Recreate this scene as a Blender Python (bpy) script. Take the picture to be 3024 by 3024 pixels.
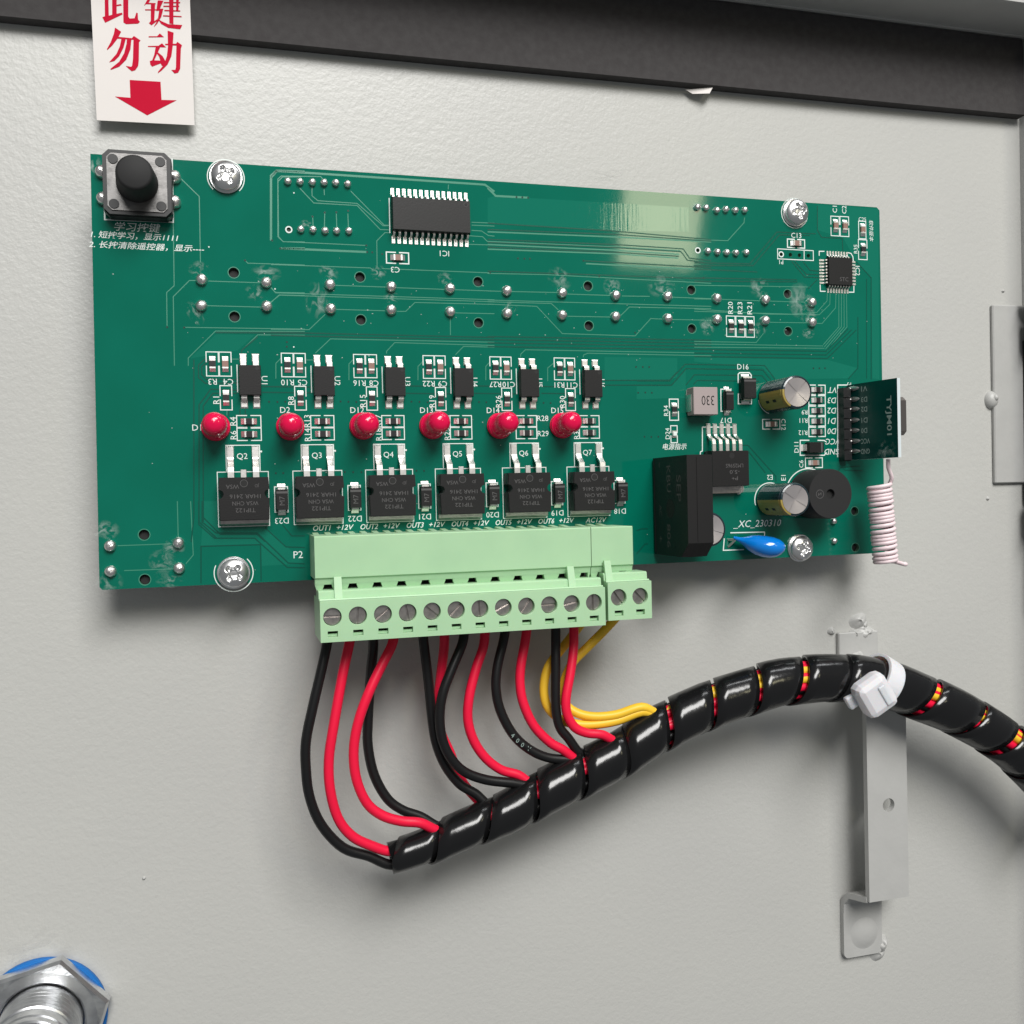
import bpy, bmesh, math, random
from mathutils import Vector, Matrix
from mathutils.geometry import tessellate_polygon
random.seed(7)
PI = math.pi
for o in list(bpy.data.objects): bpy.data.objects.remove(o)
SC = bpy.context.scene
COL = SC.collection
SC.unit_settings.scale_length = 0.001          # one unit is one millimetre

# ---------------------------------------------------------------- camera, world, lamps, exposure
cd = bpy.data.cameras.new('camera'); cam = bpy.data.objects.new('camera', cd); COL.objects.link(cam)
cd.sensor_width = 36.0; cd.lens = 34.5238; cd.clip_start = 5; cd.clip_end = 20000
cam.matrix_world = Matrix([[0.960907, 0.026708, -0.275579, 25.600129], [-0.27588, 0.008257, -0.961157, -214.669221], [-0.023395, 0.999609, 0.015302, -71.273409], [0.0, 0.0, 0.0, 1.0]])
SC.camera = cam
W = bpy.data.worlds.new('World'); SC.world = W; W.use_nodes = True
bg = W.node_tree.nodes['Background']; bg.inputs[0].default_value = (0.93, 0.97, 1.0, 1); bg.inputs[1].default_value = 0.18

def area(name, loc, target, sx, sy, power, col, along=None):
    l = bpy.data.lights.new(name, 'AREA'); l.shape = 'RECTANGLE'; l.size = sx; l.size_y = sy; l.energy = power; l.color = col
    o = bpy.data.objects.new(name, l); COL.objects.link(o)
    z = (Vector(loc) - Vector(target)).normalized()
    x = Vector(along) if along else Vector((1, 0, 0)); x = (x - z*x.dot(z)).normalized(); y = z.cross(x)
    m = Matrix((x, y, z)).transposed().to_4x4(); m.translation = Vector(loc); o.matrix_world = m
    return o
# board frame (x right, y up, z to the viewer) -> world (x, -z, y)
def bw(x, y, z): return (x, -z, y)
area('sky_window', bw(160, 920, 1190), bw(100, -60, 0), 1000, 500, 31.5e6, (1.0, 0.985, 0.96), bw(0.70, 0.71, 0))
area('open_doorway', bw(430, 560, 160), bw(90, -60, 0), 420, 60, 0.8e6, (0.97, 0.985, 1.0))
area('hall_lamp', bw(427, 200, 644), bw(130, -12, 0), 74, 110, 0.24e6, (1.0, 0.93, 0.62))
SC.view_settings.view_transform = 'Standard'; SC.view_settings.look = 'None'
SC.view_settings.exposure = 0.0; SC.view_settings.gamma = 1.0
SC.render.engine = 'CYCLES'
SC.cycles.use_denoising = True
SC.cycles.max_bounces = 8

# ---------------------------------------------------------------- materials
def mat(name, col, rough=0.5, metal=0.0, spec=0.5, coat=0.0, trans=0.0, bumps=(), vary=None, sss=0.0, aniso=None, crough=0.05):
    m = bpy.data.materials.new(name); m.use_nodes = True
    nt = m.node_tree; b = nt.nodes['Principled BSDF']; L = nt.links
    b.inputs['Base Color'].default_value = (*col, 1)
    b.inputs['Roughness'].default_value = rough; b.inputs['Metallic'].default_value = metal
    b.inputs['Specular IOR Level'].default_value = spec
    b.inputs['Coat Weight'].default_value = coat; b.inputs['Coat Roughness'].default_value = crough
    b.inputs['Transmission Weight'].default_value = trans
    if sss:
        b.inputs['Subsurface Weight'].default_value = sss; b.inputs['Subsurface Radius'].default_value = (1.5, 1.0, 0.8); b.inputs['Subsurface Scale'].default_value = 1.8 if sss > .55 else 1.0
    tc = nt.nodes.new('ShaderNodeTexCoord')
    def noise(scale, detail=3, stretch=None):
        n = nt.nodes.new('ShaderNodeTexNoise'); n.inputs['Scale'].default_value = scale; n.inputs['Detail'].default_value = detail
        if stretch:
            mp = nt.nodes.new('ShaderNodeMapping'); mp.inputs['Scale'].default_value = stretch
            L.new(tc.outputs['Object'], mp.inputs['Vector']); L.new(mp.outputs['Vector'], n.inputs['Vector'])
        else: L.new(tc.outputs['Object'], n.inputs['Vector'])
        return n
    prev = None
    for bp in bumps:
        sc, st, dist = bp[:3]
        n = noise(sc, bp[3] if len(bp) > 3 else 2, bp[4] if len(bp) > 4 else None)
        k = nt.nodes.new('ShaderNodeBump'); k.inputs['Strength'].default_value = st; k.inputs['Distance'].default_value = dist
        L.new(n.outputs['Fac'], k.inputs['Height'])
        if prev: L.new(prev.outputs['Normal'], k.inputs['Normal'])
        prev = k
    if prev: L.new(prev.outputs['Normal'], b.inputs['Normal'])
    if vary:
        sc, col2, lo, hi = vary[:4]
        n = noise(sc, 5, vary[4] if len(vary) > 4 else None)
        r = nt.nodes.new('ShaderNodeMapRange'); r.inputs[1].default_value = lo; r.inputs[2].default_value = hi
        L.new(n.outputs['Fac'], r.inputs[0])
        mx = nt.nodes.new('ShaderNodeMix'); mx.data_type = 'RGBA'
        mx.inputs['A'].default_value = (*col, 1); mx.inputs['B'].default_value = (*col2, 1)
        L.new(r.outputs[0], mx.inputs['Factor']); L.new(mx.outputs['Result'], b.inputs['Base Color'])
    return m
M = {}
M['paint'] = mat('grey_powder_coat', (0.50, 0.50, 0.475), 0.40, spec=0.5, bumps=((0.75, 0.42, 0.20, 3), (1.7, 0.4, 0.11, 2)), vary=(0.016, (0.47, 0.47, 0.452), 0.3, 0.75))
M['paint_smooth'] = mat('grey_paint', (0.445, 0.445, 0.432), 0.42, bumps=((0.5, 0.3, 0.2, 3),), vary=(0.15, (0.42, 0.42, 0.408), 0.4, 0.75))
M['foam'] = mat('black_foam', (0.050, 0.0465, 0.047), 0.85, spec=0.2, bumps=((1.4, 0.4, 0.12, 4),), vary=(0.5, (0.060, 0.057, 0.057), 0.35, 0.7))
M['paper'] = mat('sticker_paper', (0.73, 0.69, 0.665), 0.6, spec=0.3, bumps=((0.08, 0.15, 0.5, 2),))
M['red_ink'] = mat('red_ink', (0.52, 0.003, 0.030), 0.7, spec=0.12)
M['mask'] = mat('green_solder_mask', (0.0006, 0.122, 0.078), 0.06, spec=0.45, bumps=((0.35, 0.06, 0.05, 2),), vary=(0.05, (0.001, 0.137, 0.090), 0.35, 0.7))
M['copper'] = mat('mask_over_copper', (0.055, 0.245, 0.165), 0.3, spec=0.5)
M['pour'] = mat('mask_over_copper_pour', (0.003, 0.150, 0.098), 0.06, spec=0.55, bumps=((1.5, 0.22, 0.06, 4, (1.0, 0.03, 1.0)),))
M['gap'] = mat('mask_over_groove', (0.0005, 0.075, 0.050), 0.3, spec=0.4)
M['laminate'] = mat('fibreglass_edge', (0.10, 0.20, 0.13), 0.6)
M['silk'] = mat('white_print', (0.74, 0.80, 0.77), 0.6, spec=0.2)
M['chip'] = mat('black_epoxy', (0.0125, 0.0122, 0.0125), 0.45, spec=0.32, bumps=((3.0, 0.25, 0.05, 2),))
M['chipmark'] = mat('laser_mark', (0.10, 0.097, 0.098), 0.7, spec=0.2)
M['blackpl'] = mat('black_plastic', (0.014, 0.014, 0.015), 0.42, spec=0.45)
M['rubber'] = mat('dark_rubber', (0.022, 0.022, 0.0225), 0.65, spec=0.25, bumps=((1.5, 0.15, 0.05, 3),))
M['tin'] = mat('tinned_metal', (0.86, 0.84, 0.81), 0.40, metal=1.0, bumps=((1.6, 0.15, 0.08, 2),))
M['solder'] = mat('solder', (0.80, 0.78, 0.76), 0.36, metal=1.0, bumps=((0.8, 0.25, 0.25, 2),))
M['steel'] = mat('brushed_steel', (0.56, 0.52, 0.49), 0.32, metal=1.0, bumps=((1.2, 0.3, 0.08, 4, (1, 6, 1)),), vary=(0.8, (0.40, 0.37, 0.355), 0.45, 0.75))
M['chrome'] = mat('zinc_plate', (0.78, 0.78, 0.78), 0.33, metal=1.0, bumps=((0.5, 0.05, 0.1, 2),))
M['can'] = mat('dull_can', (0.34, 0.31, 0.29), 0.4, metal=1.0, bumps=((1.0, 0.1, 0.05, 3, (1, 1, 6)),))
M['zinc'] = mat('pale_zinc', (0.78, 0.79, 0.80), 0.30, metal=1.0, bumps=((0.35, 0.15, 0.2, 3),), vary=(0.3, (0.58, 0.585, 0.60), 0.4, 0.7))
M['cover'] = mat('dull_cover', (0.19, 0.185, 0.182), 0.42, metal=1.0, bumps=((1.2, 0.2, 0.06, 4, (1, 6, 1)),), vary=(0.6, (0.12, 0.117, 0.115), 0.4, 0.7))
M['gilt'] = mat('gilt_pad', (0.62, 0.55, 0.40), 0.3, metal=1.0)
M['resist'] = mat('resistor_black', (0.030, 0.030, 0.032), 0.35)
M['ceram'] = mat('ceramic_brown', (0.27, 0.155, 0.125), 0.45)
M['redled'] = mat('red_lens', (0.68, 0.004, 0.062), 0.16, spec=0.4, coat=0.15)
M['plug'] = mat('pale_green_nylon', (0.39, 0.60, 0.37), 0.42, spec=0.4, bumps=((0.5, 0.06, 0.15, 3),), vary=(0.10, (0.36, 0.565, 0.35), 0.4, 0.7), sss=0.12)
M['wblack'] = mat('black_wire', (0.0075, 0.0075, 0.008), 0.40, spec=0.35, bumps=((1.2, 0.1, 0.05, 2),))
M['wred'] = mat('red_wire', (0.80, 0.008, 0.048), 0.42, spec=0.35, bumps=((1.2, 0.08, 0.05, 2),))
M['wyellow'] = mat('yellow_wire', (0.86, 0.53, 0.035), 0.42, spec=0.35, bumps=((1.2, 0.08, 0.05, 2),))
M['wrap'] = mat('black_glossy_wrap', (0.007, 0.007, 0.0075), 0.18, spec=0.5, bumps=((0.16, 0.30, 0.6, 3), (0.5, 0.08, 0.2, 2)))
M['tie'] = mat('milky_nylon', (0.80, 0.79, 0.82), 0.35, sss=0.5, trans=0.12)
M['sleeve'] = mat('dark_blue_sleeve', (0.012, 0.028, 0.036), 0.25, coat=0.3)
M['gold'] = mat('gold_stripe', (0.40, 0.30, 0.075), 0.35)
M['alu'] = mat('aluminium_top', (0.72, 0.67, 0.67), 0.36, metal=0.9, bumps=((1.0, 0.15, 0.05, 3),))
M['induct'] = mat('ferrite_block', (0.36, 0.30, 0.295), 0.5, bumps=((2.5, 0.2, 0.05, 2),))
M['blue'] = mat('blue_epoxy', (0.002, 0.19, 0.66), 0.16, coat=0.5, bumps=((0.4, 0.08, 0.2, 2),))
M['coil'] = mat('pinkish_white_insulation', (0.80, 0.66, 0.685), 0.42, spec=0.4)
M['modmask'] = mat('dark_green_module_mask', (0.0010, 0.040, 0.034), 0.2, spec=0.5)
M['pale_edge'] = mat('pale_laminate_edge', (0.62, 0.68, 0.70), 0.55)
M['modprint'] = mat('module_print', (0.28, 0.36, 0.33), 0.6, spec=0.2)
M['washer'] = mat('blue_gasket', (0.002, 0.13, 0.43), 0.5)
M['dust'] = mat('pale_dust', (0.34, 0.44, 0.40), 0.7, spec=0.2)
M['dark'] = mat('dark_gap', (0.008, 0.008, 0.008), 0.7)

def flux_mat(name='flux_residue', col=(0.56, 0.68, 0.63), amt=0.42, rough=0.4):
    m = bpy.data.materials.new(name); m.use_nodes = True; nt = m.node_tree; L = nt.links
    b = nt.nodes['Principled BSDF']; b.inputs['Base Color'].default_value = (*col, 1); b.inputs['Roughness'].default_value = rough
    tc = nt.nodes.new('ShaderNodeTexCoord'); oi = nt.nodes.new('ShaderNodeObjectInfo')
    n = nt.nodes.new('ShaderNodeTexNoise'); n.noise_dimensions = '4D'; n.inputs['Scale'].default_value = 3.2; n.inputs['Detail'].default_value = 3; n.inputs['Distortion'].default_value = 0.9
    w = nt.nodes.new('ShaderNodeMath'); w.operation = 'MULTIPLY'; w.inputs[1].default_value = 37.0
    L.new(oi.outputs['Random'], w.inputs[0]); L.new(w.outputs[0], n.inputs['W']); L.new(tc.outputs['Object'], n.inputs['Vector'])
    v = nt.nodes.new('ShaderNodeVectorMath'); v.operation = 'LENGTH'
    L.new(tc.outputs['Object'], v.inputs[0])
    r = nt.nodes.new('ShaderNodeMapRange'); r.inputs[1].default_value = 0.5; r.inputs[2].default_value = 0.1; r.inputs[3].default_value = 0.0; r.inputs[4].default_value = 1.0
    L.new(v.outputs['Value'], r.inputs[0])
    q = nt.nodes.new('ShaderNodeMapRange'); q.inputs[1].default_value = 0.47; q.inputs[2].default_value = 0.66
    L.new(n.outputs['Fac'], q.inputs[0])
    k = nt.nodes.new('ShaderNodeMath'); k.operation = 'MULTIPLY'; L.new(r.outputs[0], k.inputs[0]); L.new(q.outputs[0], k.inputs[1])
    k2 = nt.nodes.new('ShaderNodeMath'); k2.operation = 'MULTIPLY'; k2.inputs[1].default_value = amt; L.new(k.outputs[0], k2.inputs[0])
    L.new(k2.outputs[0], b.inputs['Alpha'])
    return m
M['flux'] = flux_mat()
M['scuff'] = flux_mat('pale_scuff', (0.66, 0.66, 0.64), 0.55, 0.3)

# ---------------------------------------------------------------- mesh building
class MB:
    """collects shapes; build() links them as ONE mesh object"""
    def __init__(s): s.v = []; s.f = []; s.mi = []; s.sm = []; s.m = 0
    def add(s, vs, fs, smooth=False, m=None):
        o = len(s.v); s.v += [tuple(q) for q in vs]
        for q in fs:
            s.f.append([i + o for i in q]); s.mi.append(s.m if m is None else m); s.sm.append(smooth)
        return s
    def box(s, x0, y0, z0, x1, y1, z1, c=0.0, m=None):
        x0, x1 = min(x0, x1), max(x0, x1); y0, y1 = min(y0, y1), max(y0, y1); z0, z1 = min(z0, z1), max(z0, z1)
        if not c:
            vs = [(x, y, z) for z in (z0, z1) for y in (y0, y1) for x in (x0, x1)]
            return s.add(vs, [(0, 2, 3, 1), (4, 5, 7, 6), (0, 1, 5, 4), (2, 6, 7, 3), (0, 4, 6, 2), (1, 3, 7, 5)], m=m)
        pts = []
        for x, sx in ((x0, 1), (x1, -1)):
            for y, sy in ((y0, 1), (y1, -1)):
                for z, sz in ((z0, 1), (z1, -1)):
                    pts += [(x + sx*c, y + sy*c, z), (x + sx*c, y, z + sz*c), (x, y + sy*c, z + sz*c)]
        return s.hull(pts, m)
    def hull(s, pts, m=None):
        bm = bmesh.new()
        for q in pts: bm.verts.new(q)
        r = bmesh.ops.convex_hull(bm, input=bm.verts)
        bmesh.ops.dissolve_limit(bm, angle_limit=0.01, verts=bm.verts, edges=bm.edges)
        bm.verts.ensure_lookup_table(); bm.verts.index_update()
        vs = [v.co[:] for v in bm.verts]; fs = [[v.index for v in f.verts] for f in bm.faces]
        bm.free(); return s.add(vs, fs, m=m)
    def rbox(s, x0, y0, z0, x1, y1, z1, r, m=None):        # block with rounded edges
        pts = []
        for i in range(9):
            for j in range(5):
                a = 2*PI*i/8; b_ = -PI/2 + PI*j/4; d = (math.cos(b_)*math.cos(a), math.cos(b_)*math.sin(a), math.sin(b_))
                for x in (x0+r, x1-r):
                    for y in (y0+r, y1-r):
                        for z in (z0+r, z1-r): pts.append((round(x+r*d[0], 4), round(y+r*d[1], 4), round(z+r*d[2], 4)))
        return s.hull(sorted(set(pts)), m)
    def taper(s, x0, y0, x1, y1, z0, z1, d, m=None):       # a moulded block narrower at its top and bottom
        zm = (z0 + z1)/2
        pts = []
        for z, k in ((z0, d), (zm, 0), (z1, d)):
            pts += [(x0+k, y0+k, z), (x1-k, y0+k, z), (x1-k, y1-k, z), (x0+k, y1-k, z)]
        return s.hull(pts, m)
    def prism(s, poly, z0, z1, m=None, top=True, bottom=True):
        n = len(poly); vs = [(x, y, z0) for x, y in poly] + [(x, y, z1) for x, y in poly]
        tr = tessellate_polygon([[Vector((x, y, 0)) for x, y in poly]])
        fs = []
        if top: fs += [tuple(i + n for i in t) for t in tr]
        if bottom: fs += [tuple(t) for t in tr]
        fs += [(i, (i+1) % n, n + (i+1) % n, n + i) for i in range(n)]
        return s.add(vs, fs, m=m)
    def flat(s, poly3, m=None):
        tr = tessellate_polygon([[Vector(q) for q in poly3]])
        return s.add(poly3, [tuple(t) for t in tr], m=m)
    def extx(s, prof, x0, x1, m=None, dx=None):            # profile of (y, z) points pushed along x
        n = len(prof); d = dx or [0]*n
        vs = [(x0 + d[i], y, z) for i, (y, z) in enumerate(prof)] + [(x1 + d[i], y, z) for i, (y, z) in enumerate(prof)]
        tr = tessellate_polygon([[Vector((y, z, 0)) for y, z in prof]])
        fs = [tuple(t) for t in tr] + [tuple(i + n for i in t) for t in tr] + [(i, (i+1) % n, n + (i+1) % n, n + i) for i in range(n)]
        return s.add(vs, fs, m=m)
    def lathe(s, prof, cx=0, cy=0, n=24, m=None, smooth=True, sharp=False):
        """profile of (r, z); sharp splits every ring so that edges stay crisp"""
        rings = []
        segs = list(zip(prof[:-1], prof[1:]))
        for (r0, z0), (r1, z1) in segs:
            vs = []
            for r, z in ((r0, z0), (r1, z1)):
                vs += [(cx + r*math.cos(2*PI*i/n), cy + r*math.sin(2*PI*i/n), z) for i in range(n)]
            if not sharp: rings.append(vs); continue
            s.add(vs, [(i, (i+1) % n, n + (i+1) % n, n + i) for i in range(n)], smooth, m)
        if not sharp:
            vs = []
            for r, z in prof: vs += [(cx + r*math.cos(2*PI*i/n), cy + r*math.sin(2*PI*i/n), z) for i in range(n)]
            fs = [(k*n + i, k*n + (i+1) % n, (k+1)*n + (i+1) % n, (k+1)*n + i) for k in range(len(prof)-1) for i in range(n)]
            s.add(vs, fs, smooth, m)
        return s
    def disc(s, cx, cy, z, r, n=24, m=None):
        return s.add([(cx + r*math.cos(2*PI*i/n), cy + r*math.sin(2*PI*i/n), z) for i in range(n)], [tuple(range(n))], m=m)
    def cyl(s, cx, cy, z0, z1, r, n=20, m=None):
        s.lathe([(r, z0), (r, z1)], cx, cy, n, m); s.disc(cx, cy, z1, r, n, m); return s.disc(cx, cy, z0, r, n, m)
    def dome(s, cx, cy, z, r, h, n=14, k=4, m=None):
        return s.lathe([(max(r*math.cos(a*PI/2/k), 1e-3), z + h*math.sin(a*PI/2/k)) for a in range(k+1)], cx, cy, n, m)
    def strip(s, pts, w, z, m=None):                       # flat printed line with mitred corners
        pts = [Vector(q[:2]) for q in pts]; L = []; n = len(pts)
        closed = (pts[0] - pts[-1]).length < 1e-6
        if closed: pts = pts[:-1]; n -= 1
        for i in range(n):
            a = pts[(i-1) % n] if closed or i else None; b = pts[(i+1) % n] if closed or i < n-1 else None
            d0 = (pts[i] - a).normalized() if a is not None else None; d1 = (b - pts[i]).normalized() if b is not None else None
            d0 = d0 or d1; d1 = d1 or d0
            t = (d0 + d1); t = t.normalized() if t.length > 1e-6 else d0
            nn = Vector((-t.y, t.x)); c = max(0.4, nn.dot(Vector((-d0.y, d0.x))))
            L.append((pts[i] + nn*(w/2/c), pts[i] - nn*(w/2/c)))
        vs = [(q.x, q.y, z) for ab in L for q in ab]
        fs = [(2*i, 2*i+1, 2*((i+1) % n)+1, 2*((i+1) % n)) for i in range(n if closed else n-1)]
        return s.add(vs, fs, m=m)
    def ring(s, cx, cy, r, w, z, a0=0, a1=2*PI, n=28, m=None):
        vs = []; 
        for i in range(n+1):
            a = a0 + (a1-a0)*i/n
            vs += [(cx + (r-w/2)*math.cos(a), cy + (r-w/2)*math.sin(a), z), (cx + (r+w/2)*math.cos(a), cy + (r+w/2)*math.sin(a), z)]
        return s.add(vs, [(2*i, 2*i+1, 2*i+3, 2*i+2) for i in range(n)], m=m)
    def tube(s, pts, r, n=8, m=None, cap=True):
        pts = [Vector(q) for q in pts]; N = len(pts); vs = []
        t = (pts[1]-pts[0]).normalized(); u = t.orthogonal().normalized()
        for i in range(N):
            t = ((pts[min(i+1, N-1)] - pts[max(i-1, 0)])).normalized()
            u = (u - t*u.dot(t)).normalized(); w = t.cross(u)
            rr = r(i/(N-1)) if callable(r) else r
            vs += [tuple(pts[i] + (u*math.cos(2*PI*k/n) + w*math.sin(2*PI*k/n))*rr) for k in range(n)]
        fs = [(i*n+k, i*n+(k+1) % n, (i+1)*n+(k+1) % n, (i+1)*n+k) for i in range(N-1) for k in range(n)]
        s.add(vs, fs, True, m)
        if cap: s.add(vs[:n], [tuple(range(n))], m=m); s.add(vs[-n:], [tuple(range(n))], m=m)
        return s
    def band(s, path, w, t, m=None, axis='x', c=0.0):      # a flat bent lead: path of (a, z), width across, thickness t
        n = len(path); top = []; bot = []
        for i in range(n):
            a = Vector(path[max(i-1, 0)]); b = Vector(path[min(i+1, n-1)]); d = (b-a).normalized(); nn = Vector((-d.y, d.x))
            q = Vector(path[i]); top.append(q + nn*t/2); bot.append(q - nn*t/2)
        prof = top + bot[::-1]; vs = []
        for sgn in (-1, 1):
            for q in prof: vs.append((c + sgn*w/2, q.x, q.y) if axis == 'x' else (q.x, c + sgn*w/2, q.y))
        k = len(prof)
        fs = [(i, (i+1) % k, k + (i+1) % k, k+i) for i in range(k)]
        fs += [(i, i+1, 2*n-2-i, 2*n-1-i) for i in range(n-1)] + [(k+i, k+i+1, k+2*n-2-i, k+2*n-1-i) for i in range(n-1)]
        return s.add(vs, fs, m=m)
    def mesh(s, name, mats):
        me = bpy.data.meshes.new(name); me.from_pydata(s.v, [], s.f)
        for q in mats: me.materials.append(M[q])
        me.polygons.foreach_set('material_index', s.mi); me.polygons.foreach_set('use_smooth', s.sm)
        bm = bmesh.new(); bm.from_mesh(me); bmesh.ops.recalc_face_normals(bm, faces=bm.faces); bm.to_mesh(me); bm.free()
        me.update(); return me
    def build(s, name, mats, parent=None, loc=None, rotz=0.0):
        if isinstance(mats, str): mats = [mats]
        return link(name, s.mesh(name, mats), parent, loc, rotz)

def link(name, me, parent=None, loc=None, rotz=0.0):
    o = bpy.data.objects.new(name, me); COL.objects.link(o)
    if parent is not None:
        o.parent = parent
        if loc: o.location = (*loc, 0.0) if len(loc) == 2 else loc
        o.rotation_euler = (0, 0, rotz)
    else:
        place(o, loc or (0, 0, 0), rotz)
    return o
def place(o, loc, rotz=0.0):                               # stands an object of the board frame up in the world
    o.rotation_euler = (PI/2, -rotz, 0); x, y, z = (*loc, 0.0) if len(loc) == 2 else loc
    o.location = bw(x, y, z)
def thing(name, label, cat, loc=(0, 0, 0), group=None, rotz=0.0):
    o = bpy.data.objects.new(name, None); o.empty_display_size = 3; COL.objects.link(o); place(o, loc, rotz)
    return tag(o, label, cat, group)
def tag(o, label=None, cat=None, group=None, kind=None):
    if label: o['label'] = label
    if cat: o['category'] = cat
    if group: o['group'] = group
    if kind: o['kind'] = kind
    return o
def lab(o, label): o['label'] = label; return o
def copy_tree(o, parent=None):
    c = o.copy(); COL.objects.link(c)
    if parent is not None: c.parent = parent
    for ch in list(o.children): copy_tree(ch, c)
    return c
def twin(o, loc, rotz=None, label=None):                   # a copy of a part with its sub-parts, on the same parent
    c = copy_tree(o, o.parent); c.location = (*loc, 0.0) if len(loc) == 2 else loc
    if rotz is not None: c.rotation_euler = (0, 0, rotz)
    if label: c['label'] = label
    return c

# lettering, turned into flat meshes
_tx = {}
def glyphs(s, shear=0.0, bold=0.0):
    k = (s, shear, bold)
    if k not in _tx:
        cu = bpy.data.curves.new('lettering', 'FONT'); cu.body = s; cu.shear = shear; cu.offset = bold; cu.resolution_u = 2
        cu.align_x = 'CENTER'; cu.align_y = 'CENTER'
        ob = bpy.data.objects.new('lettering', cu); me = ob.to_mesh()
        vs = [v.co[:2] for v in me.vertices]; fs = [tuple(q.vertices) for q in me.polygons]
        ob.to_mesh_clear(); bpy.data.objects.remove(ob); bpy.data.curves.remove(cu)
        if vs:
            x0 = min(q[0] for q in vs); x1 = max(q[0] for q in vs); y0 = min(q[1] for q in vs); y1 = max(q[1] for q in vs)
            vs = [(a - (x0+x1)/2, b - (y0+y1)/2) for a, b in vs]; h = y1 - y0; wd = x1 - x0
        else: h = wd = 1
        _tx[k] = (vs, fs, wd, h)
    return _tx[k]
def text(mb, s, at, h, rot=0, z=0.035, shear=0.0, bold=0.0, width=None, ex=None, ey=None, m=None):
    """cap height h, rot in degrees, centred; ex/ey set other planes"""
    vs, fs, wd, hh = glyphs(s, shear, bold); k = h/hh; kx = (width/wd) if width else k
    if ex is None:
        a = math.radians(rot); ex = Vector((math.cos(a), math.sin(a), 0)); ey = Vector((-math.sin(a), math.cos(a), 0))
    else: ex, ey = Vector(ex), Vector(ey)
    o = Vector((*at, z)) if len(at) == 2 else Vector(at)
    mb.add([o + ex*(x*kx) + ey*(y*k) for x, y in vs], fs, m=m)
def plate(outline, holes, z0, z1):
    """a sheet with real holes through it"""
    cu = bpy.data.curves.new('plate', 'CURVE'); cu.dimensions = '2D'; cu.fill_mode = 'BOTH'; cu.extrude = (z1-z0)/2
    for loop in [outline] + holes:
        sp = cu.splines.new('POLY'); sp.points.add(len(loop)-1); sp.use_cyclic_u = True
        for q, (x, y) in zip(sp.points, loop): q.co = (x, y, 0, 1)
    ob = bpy.data.objects.new('plate', cu); me = ob.to_mesh()
    vs = [(v.co.x, v.co.y, v.co.z + (z0+z1)/2) for v in me.vertices]; fs = [tuple(q.vertices) for q in me.polygons]
    ob.to_mesh_clear(); bpy.data.objects.remove(ob); bpy.data.curves.remove(cu)
    return vs, fs
def circ(c, r, n=20): return [(c[0] + r*math.cos(2*PI*i/n), c[1] + r*math.sin(2*PI*i/n)) for i in range(n)]
def rect(x0, y0, x1, y1): return [(x0, y0), (x1, y0), (x1, y1), (x0, y1)]
def spline(pts, k=6):
    P = [Vector(q) for q in pts]; out = []
    for i in range(len(P)-1):
        p0 = P[max(i-1, 0)]; p1 = P[i]; p2 = P[i+1]; p3 = P[min(i+2, len(P)-1)]
        for j in range(k):
            t = j/k
            out.append(0.5*((2*p1) + (p2-p0)*t + (2*p0-5*p1+4*p2-p3)*t*t + (3*p1-p0-3*p2+p3)*t**3))
    out.append(P[-1]); return out

# ================================================================ the setting
PZ = -11.6                                                  # the panel lies this far behind the board's face
b = MB(); b.box(-130, -330, PZ-1.5, 241.0, 51.6, PZ)
DOOR = tag(b.build('door_panel', 'paint'), 'light grey powder coated steel door panel behind the circuit board', kind='structure')
b = MB()
b.hull([(-130, 51.0, PZ-1.5), (243, 52.2, PZ-1.5), (-130, 51.0, 8.2), (243, 52.2, 8.2), (-130, 53.0, PZ-1.5), (243, 54.2, PZ-1.5), (-130, 53.0, 8.2), (243, 54.2, 8.2)])
b.hull([(-130, 50.7, -7.9), (243, 51.9, -7.9), (-130, 51.2, -7.9), (243, 52.3, -7.9), (-130, 50.7, -7.2), (243, 51.9, -7.2), (-130, 51.2, -7.2), (243, 52.3, -7.2)])
tag(b.build('top_flange', 'paint_smooth'), 'grey folded top edge of the door above the black foam strip', kind='structure')
b = MB(); b.box(241.0, -330, PZ-1.5, 242.6, 52, 6)
tag(b.build('side_flange', 'paint_smooth'), 'grey folded edge along the right side of the door', kind='structure')

b = MB()
edge = [(-130, 29.3), (-17, 29.67), (37, 29.9), (60, 29.95), (130, 30.4), (200, 30.75), (238, 31.1)]
b.prism(edge + [(240.3, 31.15), (239.9, 36), (239.4, 51.8), (-130, 50.7)], PZ, -8.3)
tag(b.build('gasket_strip', 'foam'), 'black foam sealing strip stuck along the top of the grey door', 'gasket')
b = MB(); tl = [(137.71,29.54,-10.3),(144.61,30.15,-8.9),(143.5,28.41,-8.5),(139.54,28.52,-9.9)]
b.flat(tl); b.flat([(x, y, z-0.12) for x, y, z in tl])
tag(b.build('torn_liner', 'paper'), 'small torn white scrap of backing paper peeking out under the foam strip', 'paper scrap')

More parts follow.
